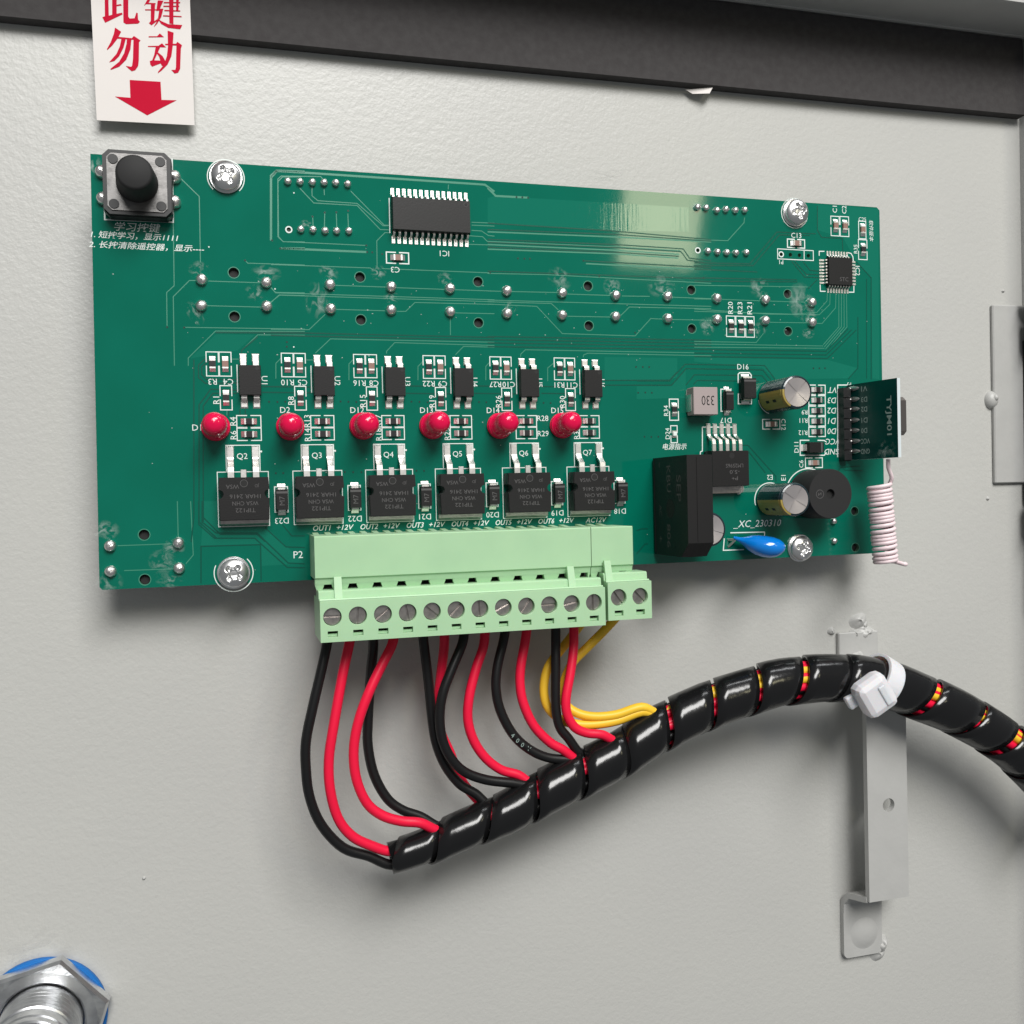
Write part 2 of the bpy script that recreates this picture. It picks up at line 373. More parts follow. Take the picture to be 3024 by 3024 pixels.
# the paper sign above the push button
sg = thing('paper_sign', 'white paper sign with red Chinese characters and a red arrow pointing down at the button', 'sign', (0, 0, 0))
b = MB(); pp = [(0.42,36.62,-7.716),(0.77,10.06,-8.828),(20.41,10.62,-8.872),(20.18,38.97,-7.716)]
b.flat(pp); b.flat([(x, y, z-0.15) for x, y, z in pp])
for i in range(4): a, c = pp[i], pp[(i+1) % 4]; b.add([a, c, (c[0], c[1], c[2]-0.15), (a[0], a[1], a[2]-0.15)], [(0, 1, 2, 3)])
b.build('paper', 'paper', sg)
b = MB(); b.flat([(7.55,18.96,-8.434),(13.72,19.16,-8.45),(13.81,15.38,-8.604),(16.88,15.57,-8.608),(10.83,11.9,-8.736),(4.52,15.26,-8.576),(7.57,15.27,-8.586)]); b.build('arrow', 'red_ink', sg)
chars = [
 [[(4.98,29.5,-7.985),(6.17,28.77,-8.021),(5.4,27.27,-8.08),(4.31,25.72,-8.14),(3.31,24.7,-8.178),(3.24,24.89,-8.17),(4.05,26.41,-8.11),(4.72,28.21,-8.038)],
  [(5.41,27.65,-8.059),(8.24,27.66,-8.071),(8.67,28.17,-8.052),(9.96,27.37,-8.091),(9.66,27,-8.105),(9.49,23.21,-8.261),(9.32,22.03,-8.309),(8.73,21.1,-8.345),(8.02,20.8,-8.355),(7.43,21.26,-8.333),(6.86,21.79,-8.309),(7.91,21.72,-8.316),(8.11,21.91,-8.309),(8.33,23.38,-8.249),(8.56,27.37,-8.085),(5.35,27.27,-8.075)],
  [(6.18,27.38,-8.069),(7.04,27.41,-8.071),(6.51,25.51,-8.148),(5.62,23.69,-8.22),(4.62,22.58,-8.262),(3.59,22.21,-8.273),(3.79,22.46,-8.263),(5.08,24.06,-8.202),(5.82,25.73,-8.136)],
  [(7.26,27.41,-8.067),(8.15,27.44,-8.07),(7.89,25.36,-8.155),(6.99,23.1,-8.245),(5.55,21.51,-8.305),(3.87,20.68,-8.333),(3.82,20.91,-8.323),(5.58,22.53,-8.263),(6.61,24.36,-8.191),(7.17,26.44,-8.107)]],
 [[(11.61,28.42,-8.06),(13.3,28.6,-8.06),(13.88,29.25,-8.036),(14.71,28.55,-8.068),(11.6,28.19,-8.069)], [(11.41,26.37,-8.144),(13.52,26.64,-8.141),(14.25,27.24,-8.12),(15.07,26.45,-8.156),(11.4,26.19,-8.151)],
  [(12.95,26.29,-8.148),(13.85,26.33,-8.151),(13.19,24.89,-8.207),(12.58,23.51,-8.261),(13.8,23.58,-8.263),(13.6,24.37,-8.23),(13.14,25.03,-8.201),(13.42,25.23,-8.194),(14.31,24.56,-8.225),(14.84,23.59,-8.267),(14.59,22.69,-8.303),(14.1,22.5,-8.309),(13.84,23,-8.287),(12.12,22.16,-8.315),(11.77,22.56,-8.297),(11.68,23.28,-8.267),(12.16,23.47,-8.261),(12.62,24.68,-8.213)],
  [(15.46,29.99,-8.002),(16.67,29.71,-8.018),(16.41,26.82,-8.136),(16.07,24.74,-8.22),(15.25,22.9,-8.292),(13.93,21.45,-8.346),(13.21,20.89,-8.366),(13.31,21.25,-8.352),(14.54,22.83,-8.292),(15.16,24.65,-8.22),(15.45,26.72,-8.136)],
  [(14.9,27.19,-8.109),(17.09,27.42,-8.109),(17.38,27.86,-8.093),(18.31,27.25,-8.121),(18.06,26.55,-8.149),(17.79,22.26,-8.323),(17.34,21.4,-8.357),(16.62,21.15,-8.364),(15.98,21.85,-8.333),(16.78,21.93,-8.333),(16.94,22.48,-8.311),(17.16,27.07,-8.124),(14.89,26.95,-8.119)]],
 [[(3.18,36.64,-7.678),(3.89,36.72,-7.678),(3.84,31.79,-7.884),(4.51,32.07,-7.876),(4.66,36.81,-7.678),(5.54,36.92,-7.678),(5.4,32.37,-7.868),(6.46,32.72,-7.858),(6.56,32.38,-7.872),(3.08,30.27,-7.944),(2.57,31.36,-7.896),(3.07,31.59,-7.889)],
  [(6.82,37.07,-7.673),(7.84,37.19,-7.673),(7.68,32.04,-7.887),(7.95,31.67,-7.903),(8.92,31.84,-7.901),(9.29,33.03,-7.853),(9.57,32.98,-7.857),(9.61,31.62,-7.913),(9.96,31.23,-7.931),(9.59,30.81,-7.947),(7.22,30.44,-7.951),(6.67,30.72,-7.937)], [(5.46,34.21,-7.781),(6.29,34.47,-7.774),(6.45,34.2,-7.786),(5.45,33.92,-7.793)]],
 [[(11.86,36.51,-7.726),(12.35,36.33,-7.736),(11.82,35.35,-7.774),(13.22,35.45,-7.776),(13.22,35.22,-7.786),(11.25,34.99,-7.786),(10.85,34.6,-7.8)], [(11.08,33.93,-7.824),(13.47,34.2,-7.824),(13.46,33.97,-7.834),(11.07,33.7,-7.834)],
  [(12.26,35.1,-7.776),(13.11,35.2,-7.776),(12.83,31.69,-7.92),(13.98,32.54,-7.89),(14.03,32.31,-7.9),(12.24,30.75,-7.956),(11.75,31.13,-7.938),(12.13,31.61,-7.92)],
  [(13.67,36.07,-7.737),(14.79,36.12,-7.741),(14.04,34.38,-7.809),(14.74,34.46,-7.809),(14.27,32.72,-7.879),(13.38,31.16,-7.939),(12.74,30.45,-7.965),(12.8,30.66,-7.957),(13.55,32.05,-7.903),(13.88,33.98,-7.825),(13.32,33.83,-7.829)],
  [(13.41,32.39,-7.884),(14.24,31.84,-7.91),(15.64,31.35,-7.936),(18.49,31.49,-7.944),(18.03,30.56,-7.98),(15.62,30.59,-7.968),(14.23,31.25,-7.934)],
  [(15.98,38.14,-7.653),(16.89,38.25,-7.653),(16.69,31.46,-7.931),(15.87,31.55,-7.924)], [(14.87,35.86,-7.737),(18.2,36.24,-7.737),(18.19,36.01,-7.746),(14.86,35.62,-7.746)], [(14.76,35.09,-7.768),(17.98,35.46,-7.768),(17.97,35.22,-7.778),(14.76,34.86,-7.778)],
  [(14.94,34.24,-7.804),(18.15,34.48,-7.809),(18.14,34.25,-7.818),(14.93,34,-7.814)], [(14.65,33.1,-7.85),(18.4,33.34,-7.857),(18.39,33.11,-7.866),(14.64,32.87,-7.859)], [(17.4,37.14,-7.691),(17.97,37.21,-7.691),(17.77,34.38,-7.806),(17.32,34.33,-7.806)]]]
for ch in chars:
    b = MB()
    for st in ch: b.flat(st)
    b.build('character', 'red_ink', sg)

# ================================================================ the circuit board
PCB = thing('circuit_board', 'green circuit board with red lamps and black chips screwed to the grey door', 'circuit board')
SWP = [(21.13, -24.6), (34.18, -24.71), (20.94, -30.01), (34.16, -29.72), (47.52, -24.64), (47.51, -29.86), (60.73, -24.65), (60.6, -29.72), (73.9, -24.56), (73.83, -29.71),
       (87.07, -24.59), (87.0, -29.71), (100.27, -24.6), (100.15, -29.71), (113.48, -24.74), (113.36, -29.68), (126.71, -24.51), (126.65, -29.72),
       (139.66, -24.55), (139.55, -29.57), (152.77, -24.45), (152.66, -29.55), (165.77, -24.69), (165.73, -29.65),
       (1.95, -79.28), (15.09, -79.16), (1.87, -84.47), (15.06, -84.36)]
HOLES = [(27.62, -22.83), (27.54, -32.03), (54.03, -22.72), (53.99, -31.97), (80.46, -22.72), (80.37, -31.93), (106.78, -22.72), (106.77, -31.93), (133.09, -22.69), (133.03, -31.95),
         (159.23, -22.76), (159.16, -31.94), (8.45, -77.26), (8.35, -86.48), (177.22, -76.85), (177.24, -86.07)]
SMALLH = [(157.63, -13.1), (160.21, -13.1), (162.75, -13.1), (165.29, -13.1), (39.17, -13.23), (135.04, -13.16)]
corner = [(0.35, 0.0), (185.3, 0.05), (186.1, -0.7), (185.95, -87.4), (185.6, -87.75), (0.2, -88.2), (-0.35, -87.6)]
b = MB(); vs, fs = plate(corner, [circ(q, 1.06) for q in HOLES] + [circ(q, 0.5, 12) for q in SMALLH], -1.6, 0.0)
b.add(vs, fs)
for i, q in enumerate(b.f):
    zs = [b.v[k][2] for k in q]
    if max(zs) - min(zs) > 0.5: b.mi[i] = 1
b.build('board', ['mask', 'laminate'], PCB)

# housings of the push buttons that face the other side of the door; their pegs fill the round holes
b = MB(); b.box(-6, -6, -5.2, 6, 6, -1.65, 0.4); b.m = 1; b.cyl(0, 4.6, -2, -0.9, 0.98, 14); b.cyl(0, -4.6, -2, -0.9, 0.98, 14)
rs = None
for i in range(0, len(HOLES), 2):
    c = ((HOLES[i][0]+HOLES[i+1][0])/2, (HOLES[i][1]+HOLES[i+1][1])/2)
    if rs is None: rs = b.build('rear_switch_body', ['blackpl', 'dark'], PCB, c)
    else: twin(rs, c)
# standoffs behind the four fixing screws
SCR = [(26.57, -3.03), (161.6, -2.78), (25.94, -85.83), (161.13, -85.59)]
b = MB(); b.cyl(0, 0, PZ, -1.62, 2.6, 6)
so = b.build('standoff', 'chrome', PCB, SCR[0])
for q in SCR[1:]: twin(so, q)

# ---- copper under the mask: paler tracks, pours and the darker grooves between them
b = MB()
POURS = [[(83.16,-3.89),(84.79,-3.27),(132.93,-3.06),(132.8,-8.85),(112.33,-9.64),(83.02,-9.61)], [(110.48,-39.11),(129.06,-39.05),(128.95,-43.56),(126.96,-44.33),(110.35,-44.5)], [(20.35,-70.64),(23.59,-70.72),(23.2,-76.77),(32.86,-76.47),(40.64,-84.53),(31.69,-84.65),(31.69,-80.11),(19.53,-80.04),(19.86,-76.18)],
         [(133.48,-39.83),(151.84,-41.11),(155.29,-43.9),(176,-43.39),(178.75,-40.74),(170.08,-38.83),(133.5,-38.86)], [(23.72,-35.83),(31.56,-35.77),(27.94,-39.13),(18.4,-40.99)], [(118.43,-45.83),(127.22,-45.76),(131.2,-41.96),(131.05,-48.66),(125.79,-48.69),(118.35,-48.93)],
         [(167.93,-0.35),(185.72,-0.32),(185.17,-43.59),(183.12,-43.32),(183.3,-17.84),(178.97,-13.94),(175.39,-8.3),(167.96,-6.66)]]
for i, q in enumerate(POURS): b.flat([(x, y, 0.005 + 0.0006*i) for x, y in q])
tag(b.build('copper_pour', 'pour', PCB), kind='stuff')
b = MB()
THIN = [[(17.47,-3.71),(21.14,-7.34),(21,-21.01)], [(15.86,-13.14),(15.69,-26),(14.18,-27.48),(14.08,-34.39)], [(20.21,-24.76),(18.72,-24.81),(15.45,-28.27),(15.29,-42.52)], [(15.1,-70.52),(15.07,-78.19)], [(22.51,-24.79),(33.04,-24.75)], [(22.14,-29.92),(33.02,-29.88)],
 [(35.15,-25.65),(36.08,-26.67),(42.16,-26.58)], [(35.07,-28.84),(36.79,-27.19),(42.14,-27.13)], [(17.32,-34.54),(41.96,-34.3)], [(30.08,-20.25),(30.54,-20.72),(42.31,-20.63)], [(41.94,-34.79),(23.62,-35.16),(18.06,-40.87),(18.02,-42.48)],
 [(41.92,-35.61),(32.15,-35.76),(28.76,-39.12),(28.74,-39.84)], [(36.99,-14.81),(37.18,-3.18),(38.16,-2.13),(42.03,-1.87)], [(37.08,-11.5),(36.99,-14.81),(37.92,-15.86),(42.44,-15.69)], [(35.26,-20.81),(56.35,-20.66),(56.96,-21.14)], [(58.87,-20.69),(83.2,-20.64)],
 [(36.85,-14.86),(37.17,-2.62),(37.91,-1.96),(46.16,-1.52),(46.87,-2.34)], [(41.7,-4.28),(44.54,-7.26),(53.8,-7.26),(58.71,-12.2),(60.87,-12.14)], [(44.28,-3.38),(44.22,-5.73),(45.41,-6.72),(53.81,-6.81),(59.37,-11.34),(60.89,-11.26)], [(52.51,-4.22),(59.62,-11.2),(60.9,-11.13)], [(51.76,-9.12),(51.81,-12.12)],
 [(49.28,-9.27),(49.32,-12.25)], [(46.81,-9.41),(46.65,-12.64)], [(44.26,-10.41),(44.29,-12.27)], [(46.82,-4.2),(46.84,-5.44)], [(36.85,-14.86),(37.9,-15.84),(55.34,-15.81)], [(60.85,-12.77),(59.71,-12.83),(57.89,-14.69),(57.81,-20.48)], [(48.75,-24.71),(59.53,-24.7)], [(61.95,-24.74),(72.71,-24.73)],
 [(75.09,-24.72),(84.23,-24.71)], [(35.13,-25.7),(36.06,-26.77),(84.18,-26.67)], [(35.05,-28.77),(36.88,-27.23),(84.17,-27.11)], [(48.74,-29.89),(59.27,-29.88)], [(61.95,-29.93),(63.88,-29.87),(65.99,-27.85),(84.16,-27.71)], [(75.09,-29.88),(84.11,-29.8)], [(73.88,-30.86),(73.83,-34.85)],
 [(46.37,-31.01),(42.86,-34.4),(34.9,-34.52)], [(44.07,-39.38),(47.34,-36.28),(83.95,-36.24)], [(59.42,-39.23),(59.43,-38.72),(61.26,-36.79),(83.93,-36.97)], [(74.86,-39.21),(76.76,-37.32),(83.92,-37.36)],
 [(79.31,-9.5),(84.61,-9.39)], [(79.3,-10.14),(84.59,-10.07)], [(79.27,-11.31),(81.54,-11.32),(83.13,-12.27),(84.54,-12.33)], [(78.31,-12.52),(81.78,-12.6),(82.83,-13.59),(84.5,-13.77)], [(78.26,-14.46),(84.49,-14.34)], [(74.21,-1.44),(74.11,-2.47)],
 [(82.74,-20.79),(96.45,-20.5),(138.4,-20.92)], [(82.65,-24.74),(99.15,-24.51)], [(101.68,-24.77),(112.12,-24.73)], [(115.17,-24.76),(122.23,-24.6)], [(127.91,-24.61),(138.31,-24.62)], [(82.6,-26.77),(138.27,-26.48)], [(82.57,-27.68),(94.19,-27.84),(100.19,-33.91),(118.32,-34.03),(122.41,-29.84),(125.39,-29.89)],
 [(82.59,-27.16),(97.69,-27.07),(99.34,-28.48)], [(101.56,-29.88),(112.14,-29.77)], [(114.77,-29.37),(117.01,-27.28),(138.26,-27.04)], [(128.09,-29.9),(138.2,-29.82)], [(90.04,-39.4),(90.06,-38.87),(91.18,-37.8),(138.02,-37.7)], [(105.16,-39.28),(105.32,-38.74),(106.33,-38.32),(138.01,-38.37)],
 [(133.89,-21.56),(164.86,-20.85)], [(133.82,-24.82),(138.42,-24.73)], [(141.2,-24.69),(151.88,-24.71)], [(154.27,-24.69),(164.13,-24.65)], [(133.71,-29.86),(138.3,-29.82)], [(153.68,-29.89),(164.67,-29.74)], [(170.44,-21.94),(170.33,-24.11),(167.36,-27.08),(160.48,-27.71)], [(171.27,-21.91),(171.11,-24.95),(168.01,-27.64)],
 [(172.94,-21.86),(172.75,-25.77),(168.79,-29.78),(167.3,-29.81)], [(173.77,-21.83),(173.59,-30.52),(169,-35.1)], [(174.51,-21.8),(174.32,-30.5),(169.32,-35.62)], [(175.24,-21.78),(175.13,-30.48),(169.64,-36.13)], [(175.98,-21.75),(175.93,-30.46),(169.96,-36.64)], [(169,-35.39),(133.58,-35.6)], [(133.56,-36.37),(169.32,-35.96)],
 [(133.59,-34.99),(150.23,-34.92),(152.34,-32.61)], [(147.74,-4.63),(147.55,-5.9),(143.07,-10.47),(134.14,-10.63)], [(26.72,-40.97),(28.11,-40.95)], [(42.01,-40.9),(43.45,-40.88)], [(36.85,-40.58),(35.73,-41.72),(35.65,-44.95)], [(52.1,-40.67),(51.16,-41.6),(51.07,-45.13)], [(67.52,-40.76),(66.31,-41.94),(66.23,-44.96)], [(82.73,-40.76),(81.8,-41.72),(81.73,-44.8)],
 [(98.03,-40.65),(96.47,-41.87),(96.4,-44.89)], [(3.33,-79.33),(13.72,-79.3)], [(4.41,-84.46),(14.03,-84.51)], [(17.72,-70.58),(17.94,-81.79),(16.45,-83.53)], [(25.48,-51.67),(25.45,-52.77)], [(160.48,-27.71),(133.75,-27.79)], [(168.01,-27.64),(153.72,-27.9),(133.76,-27.23)]]
for i, q in enumerate(THIN): b.strip(q, 0.17, 0.014 + 0.00008*i)
for q in [[(35.41,-15.74),(35.78,-2.05),(37,-0.87),(42.83,-0.71)], [(37.53,-17.3),(42.41,-17.07)], [(35.74,-2.47),(36.98,-0.92),(80.73,-0.88),(82.61,-0.89),(84.78,-2.31)], [(37.26,-17.29),(55.68,-17.23)], [(83.22,-1.56),(85.06,-3.26),(92.71,-3.18)]]: b.strip(q, 0.45, 0.0115)
for q in [[(82.97,-11.43),(113.74,-11.05),(138.62,-10.99)], [(82.92,-13.64),(113.69,-13.4),(130.42,-13.51)], [(82.9,-14.29),(113.67,-14.15),(130.1,-14.35)], [(82.88,-15.33),(113.65,-14.96),(129.93,-15.27)], [(106.39,-17.57),(138.47,-17.72)]]: b.strip(q, 0.3, 0.0125)
tag(b.build('copper_track', 'copper', PCB), kind='stuff')
b = MB()
GAPS = [[(83.02,-9.48),(112.33,-9.64),(138.63,-10.44)], [(82.99,-10.91),(113.76,-10.43),(138.62,-10.83)], [(82.93,-13.12),(113.7,-12.8),(131.19,-13.01),(132.81,-15.14),(138.52,-15.5)], [(82.91,-13.82),(113.68,-13.51),(130.63,-13.69),(132.19,-15.63),(138.5,-16.19)], [(82.89,-14.86),(113.66,-14.59),(130.09,-14.82)],
 [(105.55,-16.94),(138.48,-17.16)], [(82.76,-20.27),(136.82,-19.87)], [(82.4,-34.97),(138.09,-34.61)], [(82.38,-35.68),(138.07,-35.31)], [(82.36,-36.4),(138.06,-36.09)], [(82.34,-37.24),(138.04,-36.87)], [(34.88,-35.13),(83.98,-35.14)], [(34.86,-35.8),(83.96,-35.72)], [(23.61,-35.47),(41.93,-35.16)],
 [(110.22,-44.58),(126.96,-44.33),(128.98,-42.31)], [(110.19,-45.68),(127.35,-45.53),(128.94,-44.06)], [(118.46,-44.6),(126.91,-44.51),(131.12,-40.49),(152.44,-40.5),(155.27,-43.8)], [(118.43,-45.63),(127.45,-45.55),(131.32,-41.54),(151.93,-41.58),(154.05,-43.92)], [(131.12,-45.52),(133.48,-42.98),(151.66,-42.98),(153.07,-44.46)], [(133.2,-45.29),(134.14,-44.33),(150.9,-44.38)],
 [(134.01,-16.16),(148.91,-15.8),(156.56,-7.68),(167.45,-7.55)], [(134,-16.86),(149.85,-16.19),(157.19,-8.36),(165.79,-8.06)], [(133.98,-17.69),(150.92,-17.69)], [(133.93,-19.76),(161.96,-19.18)], [(133.91,-20.59),(161.95,-19.67)], [(133.51,-38.59),(170.09,-38.49),(178.61,-31.18)], [(178.97,-13.94),(183.3,-17.84),(182.77,-43.61)], [(181.93,-18.18),(181.41,-43.34)],
 [(179.19,-27.9),(178.92,-40.74),(176,-43.54)], [(168.09,-0.63),(167.96,-6.66),(169.08,-8.33),(175.06,-8.32),(175.16,-11.5)], [(160.6,-14.73),(164.1,-18.44),(168.37,-18.42)], [(161.41,-14.7),(164.6,-17.71),(168.38,-17.7)], [(163.69,-14.6),(165.61,-16.67),(168.4,-16.84)], [(165.02,-21.27),(167.53,-19.03)],
 [(133.55,-36.93),(169.8,-36.67),(176.26,-30.89)], [(133.53,-37.76),(169.78,-37.6),(177.27,-31.15)], [(20.01,-70.64),(19.89,-74.98),(22.6,-77.36),(30.92,-77.63),(37.21,-84.27),(40.64,-84.53)], [(19.32,-70.62),(19.19,-75.44),(22.23,-78.44),(30.42,-78.72),(36.94,-85.17),(40.62,-85.4)], [(32.62,-76.58),(36.82,-80.79),(40.74,-81.06)],
 [(19.32,-87.76),(19.53,-80.04),(31.57,-80.11),(31.48,-87.84)], [(36.22,-76.08),(38.09,-78.48),(40.8,-78.57)], [(17.61,-79.03),(18.27,-73.97),(19.15,-41.2)], [(19.28,-74.88),(19.94,-50.58),(22.33,-47.29),(27.62,-47.47)], [(20.12,-74.91),(20.77,-50.8),(22.73,-48.16),(27.6,-48.13)], [(19.28,-74.88),(22.76,-78.51)], [(20.14,-74.03),(23.41,-77.65),(30.88,-77.89),(32.56,-79.56)],
 [(21.67,-40.72),(20.06,-42.28),(19.99,-44.9),(21.31,-46.09),(27.87,-45.92)], [(22.18,-41.15),(20.68,-42.6),(20.63,-44.24),(21.55,-45.21),(27.89,-45.25)], [(32.78,-46.65),(43.18,-46.67)], [(32.75,-47.87),(43.15,-47.91)], [(63.62,-46.26),(73.57,-46.29)], [(63.58,-47.88),(73.53,-47.93)], [(94.85,-46.11),(104.06,-46.15)], [(94.81,-47.67),(104.02,-47.73)], [(79.01,-46.12),(88.98,-46.16)], [(78.97,-47.78),(88.94,-47.83)],
 [(146.01,-59.99),(147.44,-60),(154.99,-67.72),(154.97,-69.02)], [(147.65,-61.61),(152.1,-66.81)], [(25.8,-51.67),(25.77,-52.77)], [(28.11,-51.44),(28.07,-52.77)], [(29.22,-51.44),(29.18,-52.77)], [(179.05,-65.47),(173.3,-65.79),(172.36,-66.97)], [(179.72,-66.68),(174.43,-66.5)], [(117.64,-79.91),(118.9,-79.52),(120.51,-79.57)], [(117.51,-85.37),(119.71,-83.13),(120.43,-83.16)], [(28.74,-39.84),(28.76,-39.12),(32.14,-36.12)]]
for i, q in enumerate(GAPS): b.strip(q, 0.26, 0.0235 + 0.00008*i)
tag(b.build('groove_line', 'gap', PCB), kind='stuff')
b = MB()                                                    # tiny plated vias
for q in [(14.08, -34.58), (17.43, -34.59), (29.99, -20.18), (46.82, -9.16), (49.29, -8.97), (51.83, -8.52), (44.22, -10.17), (55.59, -15.8), (55.73, -17.23), (56.84, -17.23), (59.0, -17.53), (83.33, -20.58), (38.14, -37.15), (38.11, -38.13), (89.96, -3.22), (91.33, -3.18), (92.71, -3.2),
          (89.95, -17.09), (91.49, -17.08), (92.79, -17.07), (105.78, -16.93), (109.62, -20.38), (136.37, -19.69), (118.34, -33.27), (34.11, -49.87), (35.84, -49.9), (37.48, -49.85), (35.12, -65.05), (36.65, -65.03), (49.66, -65.01), (51.47, -65.08), (53.29, -65.11), (49.15, -49.74), (50.84, -49.8), (52.54, -49.84),
          (64.66, -49.72), (66.47, -49.76), (68.28, -49.83), (65.38, -64.98), (67.1, -65.01), (80.02, -49.73), (81.73, -49.77), (95.27, -49.88), (96.99, -49.9), (118.38, -41.33), (120.12, -41.3), (121.74, -41.28), (118.78, -47.39), (120.6, -47.33), (122.28, -47.37), (120.15, -57.76), (121.9, -57.82), (123.72, -57.78), (166.08, -40.97), (167.79, -40.95), (169.38, -40.92), (35.65, -15.68), (37.29, -17.31)]:
    b.disc(*q, 0.0325, 0.24, 8, 1); b.disc(*q, 0.0345, 0.13, 8, 0)
tag(b.build('via', ['dark', 'gap'], PCB), kind='stuff')

# ---- white print
b = MB(); LW = 0.2
def sbox(x0, y0, x1, y1, gap=None, lw=LW):                  # outline, with a break in the middle of two sides
    if x0 > x1: x0, x1 = x1, x0
    if y0 > y1: y0, y1 = y1, y0
    if not gap: b.strip([(x0, y0), (x1, y0), (x1, y1), (x0, y1), (x0, y0)], lw, 0.03); return
    ym, xm = (y0+y1)/2, (x0+x1)/2
    if gap == 'v':
        g = (y1-y0)*0.07
        b.strip([(x0, ym+g), (x0, y1), (x1, y1), (x1, ym+g)], lw, 0.03); b.strip([(x0, ym-g), (x0, y0), (x1, y0), (x1, ym-g)], lw, 0.03)
    else:
        g = (x1-x0)*0.07
        b.strip([(xm-g, y1), (x0, y1), (x0, y0), (xm-g, y0)], lw, 0.03); b.strip([(xm+g, y1), (x1, y1), (x1, y0), (xm+g, y0)], lw, 0.03)
TH = 1.25
PR, CP = 15.292, 15.482
names = [('R3', 'C4', 'U1', 'R1', 'D1', 'R4', 'R6', 'Q2', 'D23'), ('R10', 'C5', 'U2', 'R8', 'D2', 'R13', 'R14', 'Q3', 'D22'), ('R16', 'C8', 'U3', 'R15', 'D12', 'R17', 'R18', 'Q4', 'D21'),
         ('R22', 'C9', 'U4', 'R19', 'D13', 'R24', 'R25', 'Q5', 'D20'), ('R27', 'C10', 'U5', 'R26', 'D14', 'R28', 'R29', 'Q6', 'D19'), ('R31', 'C11', 'U6', 'R30', 'D15', 'R32', 'R33', 'Q7', 'D18')]
for k in range(6):
    x = PR*k; n = names[k]; w = CP*k
    sbox(21.6+x, -44.55, 24.05+x, -39.53, 'v'); sbox(24.2+x, -44.55, 26.6+x, -39.53, 'v')
    sbox(24.2+x, -51.62, 26.55+x, -46.55, 'v')
    sbox(27.4+x, -55.3, 32.32+x, -52.8, 'h'); sbox(27.4+x, -58.05, 32.32+x, -55.45, 'h')
    b.strip([(27.75+x, -42.1), (27.75+x, -47.9)], LW, 0.03)
    sbox(23.17+w, -76.1, 33.55+w, -64.65, None, 0.18); b.strip([(25.05+w, -64.65), (25.05+w, -59.05), (31.9+w, -59.05), (31.9+w, -64.65)], 0.18, 0.03)
    b.strip([(35.3+w, -67.95), (34.75+w, -67.95), (34.75+w, -73.35), (35.3+w, -73.35)], LW, 0.03); b.strip([(36.9+w, -67.95), (37.45+w, -67.95), (37.45+w, -73.35), (36.9+w, -73.35)], LW, 0.03)
    text(b, n[0], (22.75+x, -45.75), TH, 180); text(b, n[1], (25.9+x, -45.75), TH, 180)
    text(b, n[2], (33.3+x, -45.3), TH, -90); text(b, n[3], (23.4+x, -49.6), TH, 90)
    text(b, n[4], ((19.35, -55.3) if k == 0 else (22.1+x, -51.6)), TH)
    if k == 4: text(b, n[5], (95.0, -53.4), TH); text(b, n[6], (95.0, -56.9), TH)
    else: text(b, n[5], (26.65+x, -54.0), TH, 90); text(b, n[6], (26.65+x, -56.9), TH, 90)
    text(b, n[7], (28.3+w, -61.45), 1.45); text(b, n[8], (36.1+w, -75.2), TH, 180)
    b.disc(32.2+w, -60.4, 0.03, 0.22, 8)
for k in range(6):
    text(b, 'OUT%d' % (k+1), (44.5+10.16*k, -77.0), 1.2, 0, shear=0.28, width=3.85, bold=0.012); text(b, '+12V', (49.46+10.16*k, -76.98), 1.12, 0, shear=0.28, width=3.7, bold=0.012)
text(b, 'AC12V', (107.49, -77.09), 1.15, 0, shear=0.28)
text(b, 'P2', (39.31, -82.54), 1.5)
text(b, '学习按键', (8.88, -14.34), 1.85, 0, shear=0.2, bold=0.004, width=8.9)
text(b, '1. 短按学习，显示1111', (8.36, -16.18), 1.5, 0, shear=0.22, bold=0.008, width=16.8)
text(b, '2. 长按清除遥控器，显示----', (10.67, -18.19), 1.5, 0, shear=0.22, bold=0.008, width=22.3)
b.strip([(2.86,0.17),(2.71,-13.1),(15.86,-12.94),(15.99,0.18)], 0.28, 0.03)
text(b, 'IC1', (72.91, -16.77), TH, 180); text(b, 'C3', (61.8, -20.82), TH, 180)
q0, q1 = (59.91, -17.03), (64.83, -19.42); sbox(*q0, *q1, 'h', 0.26)
b.strip([(60.84,-5.2),(60.8,-12.85)], 0.22, 0.03)
for q, r in zip(SCR, (3.72, 3.7, 3.95, 3.3)):
    b.ring(*q, r, 0.2, 0.03, -0.25*PI if q[1] > -40 else 0.86*PI, (1.25*PI if q[1] > -40 else 2.25*PI) if q[0] < 150 else 2.9*PI)
# right hand side
for z0, z1, nm in (((171.84, -2.92), (174.23, -7.78), 'C1'), ((174.5, -2.85), (176.98, -7.79), 'C2')):
    sbox(*z0, *z1, 'v'); text(b, nm, ((z0[0]+z1[0])/2, z0[1]+1.75), TH, 90)
sbox(*(179.86, -3.72), *(181.97, -8.12), None); sbox(*(179.7, -8.38), *(182.2, -13.36), 'v'); text(b, 'C25', (180.99, -3.22), 0.95, 0); text(b, 'R35', (178.87, -10.8), 1.05, 90)
text(b, '软件版本', (183.55, -6.0), 1.25, -90, shear=0.2)
sbox(*(159.42, -9.24), *(164.25, -11.29), 'h', 0.26); text(b, 'C13', (161.94, -8.26), TH)
sbox(*(156.63, -11.79), *(166.65, -14.24)); b.strip([(164.08, -11.58), (164.03, -14.24)], LW, 0.03); text(b, 'P1', (157.59, -15.01), 1.0, 180)
b.strip([(168.32,-12.96),(168.34,-11.87),(169.83,-11.8)], 0.24, 0.03); b.strip([(176.59,-11.81),(177.5,-11.97),(178.05,-12.81),(178.13,-13.97)], 0.24, 0.03); b.strip([(168.43,-20.14),(168.46,-21.78),(169.95,-21.76)], 0.24, 0.03); b.strip([(176.62,-21.73),(178.14,-21.68),(178.17,-20.07)], 0.24, 0.03)
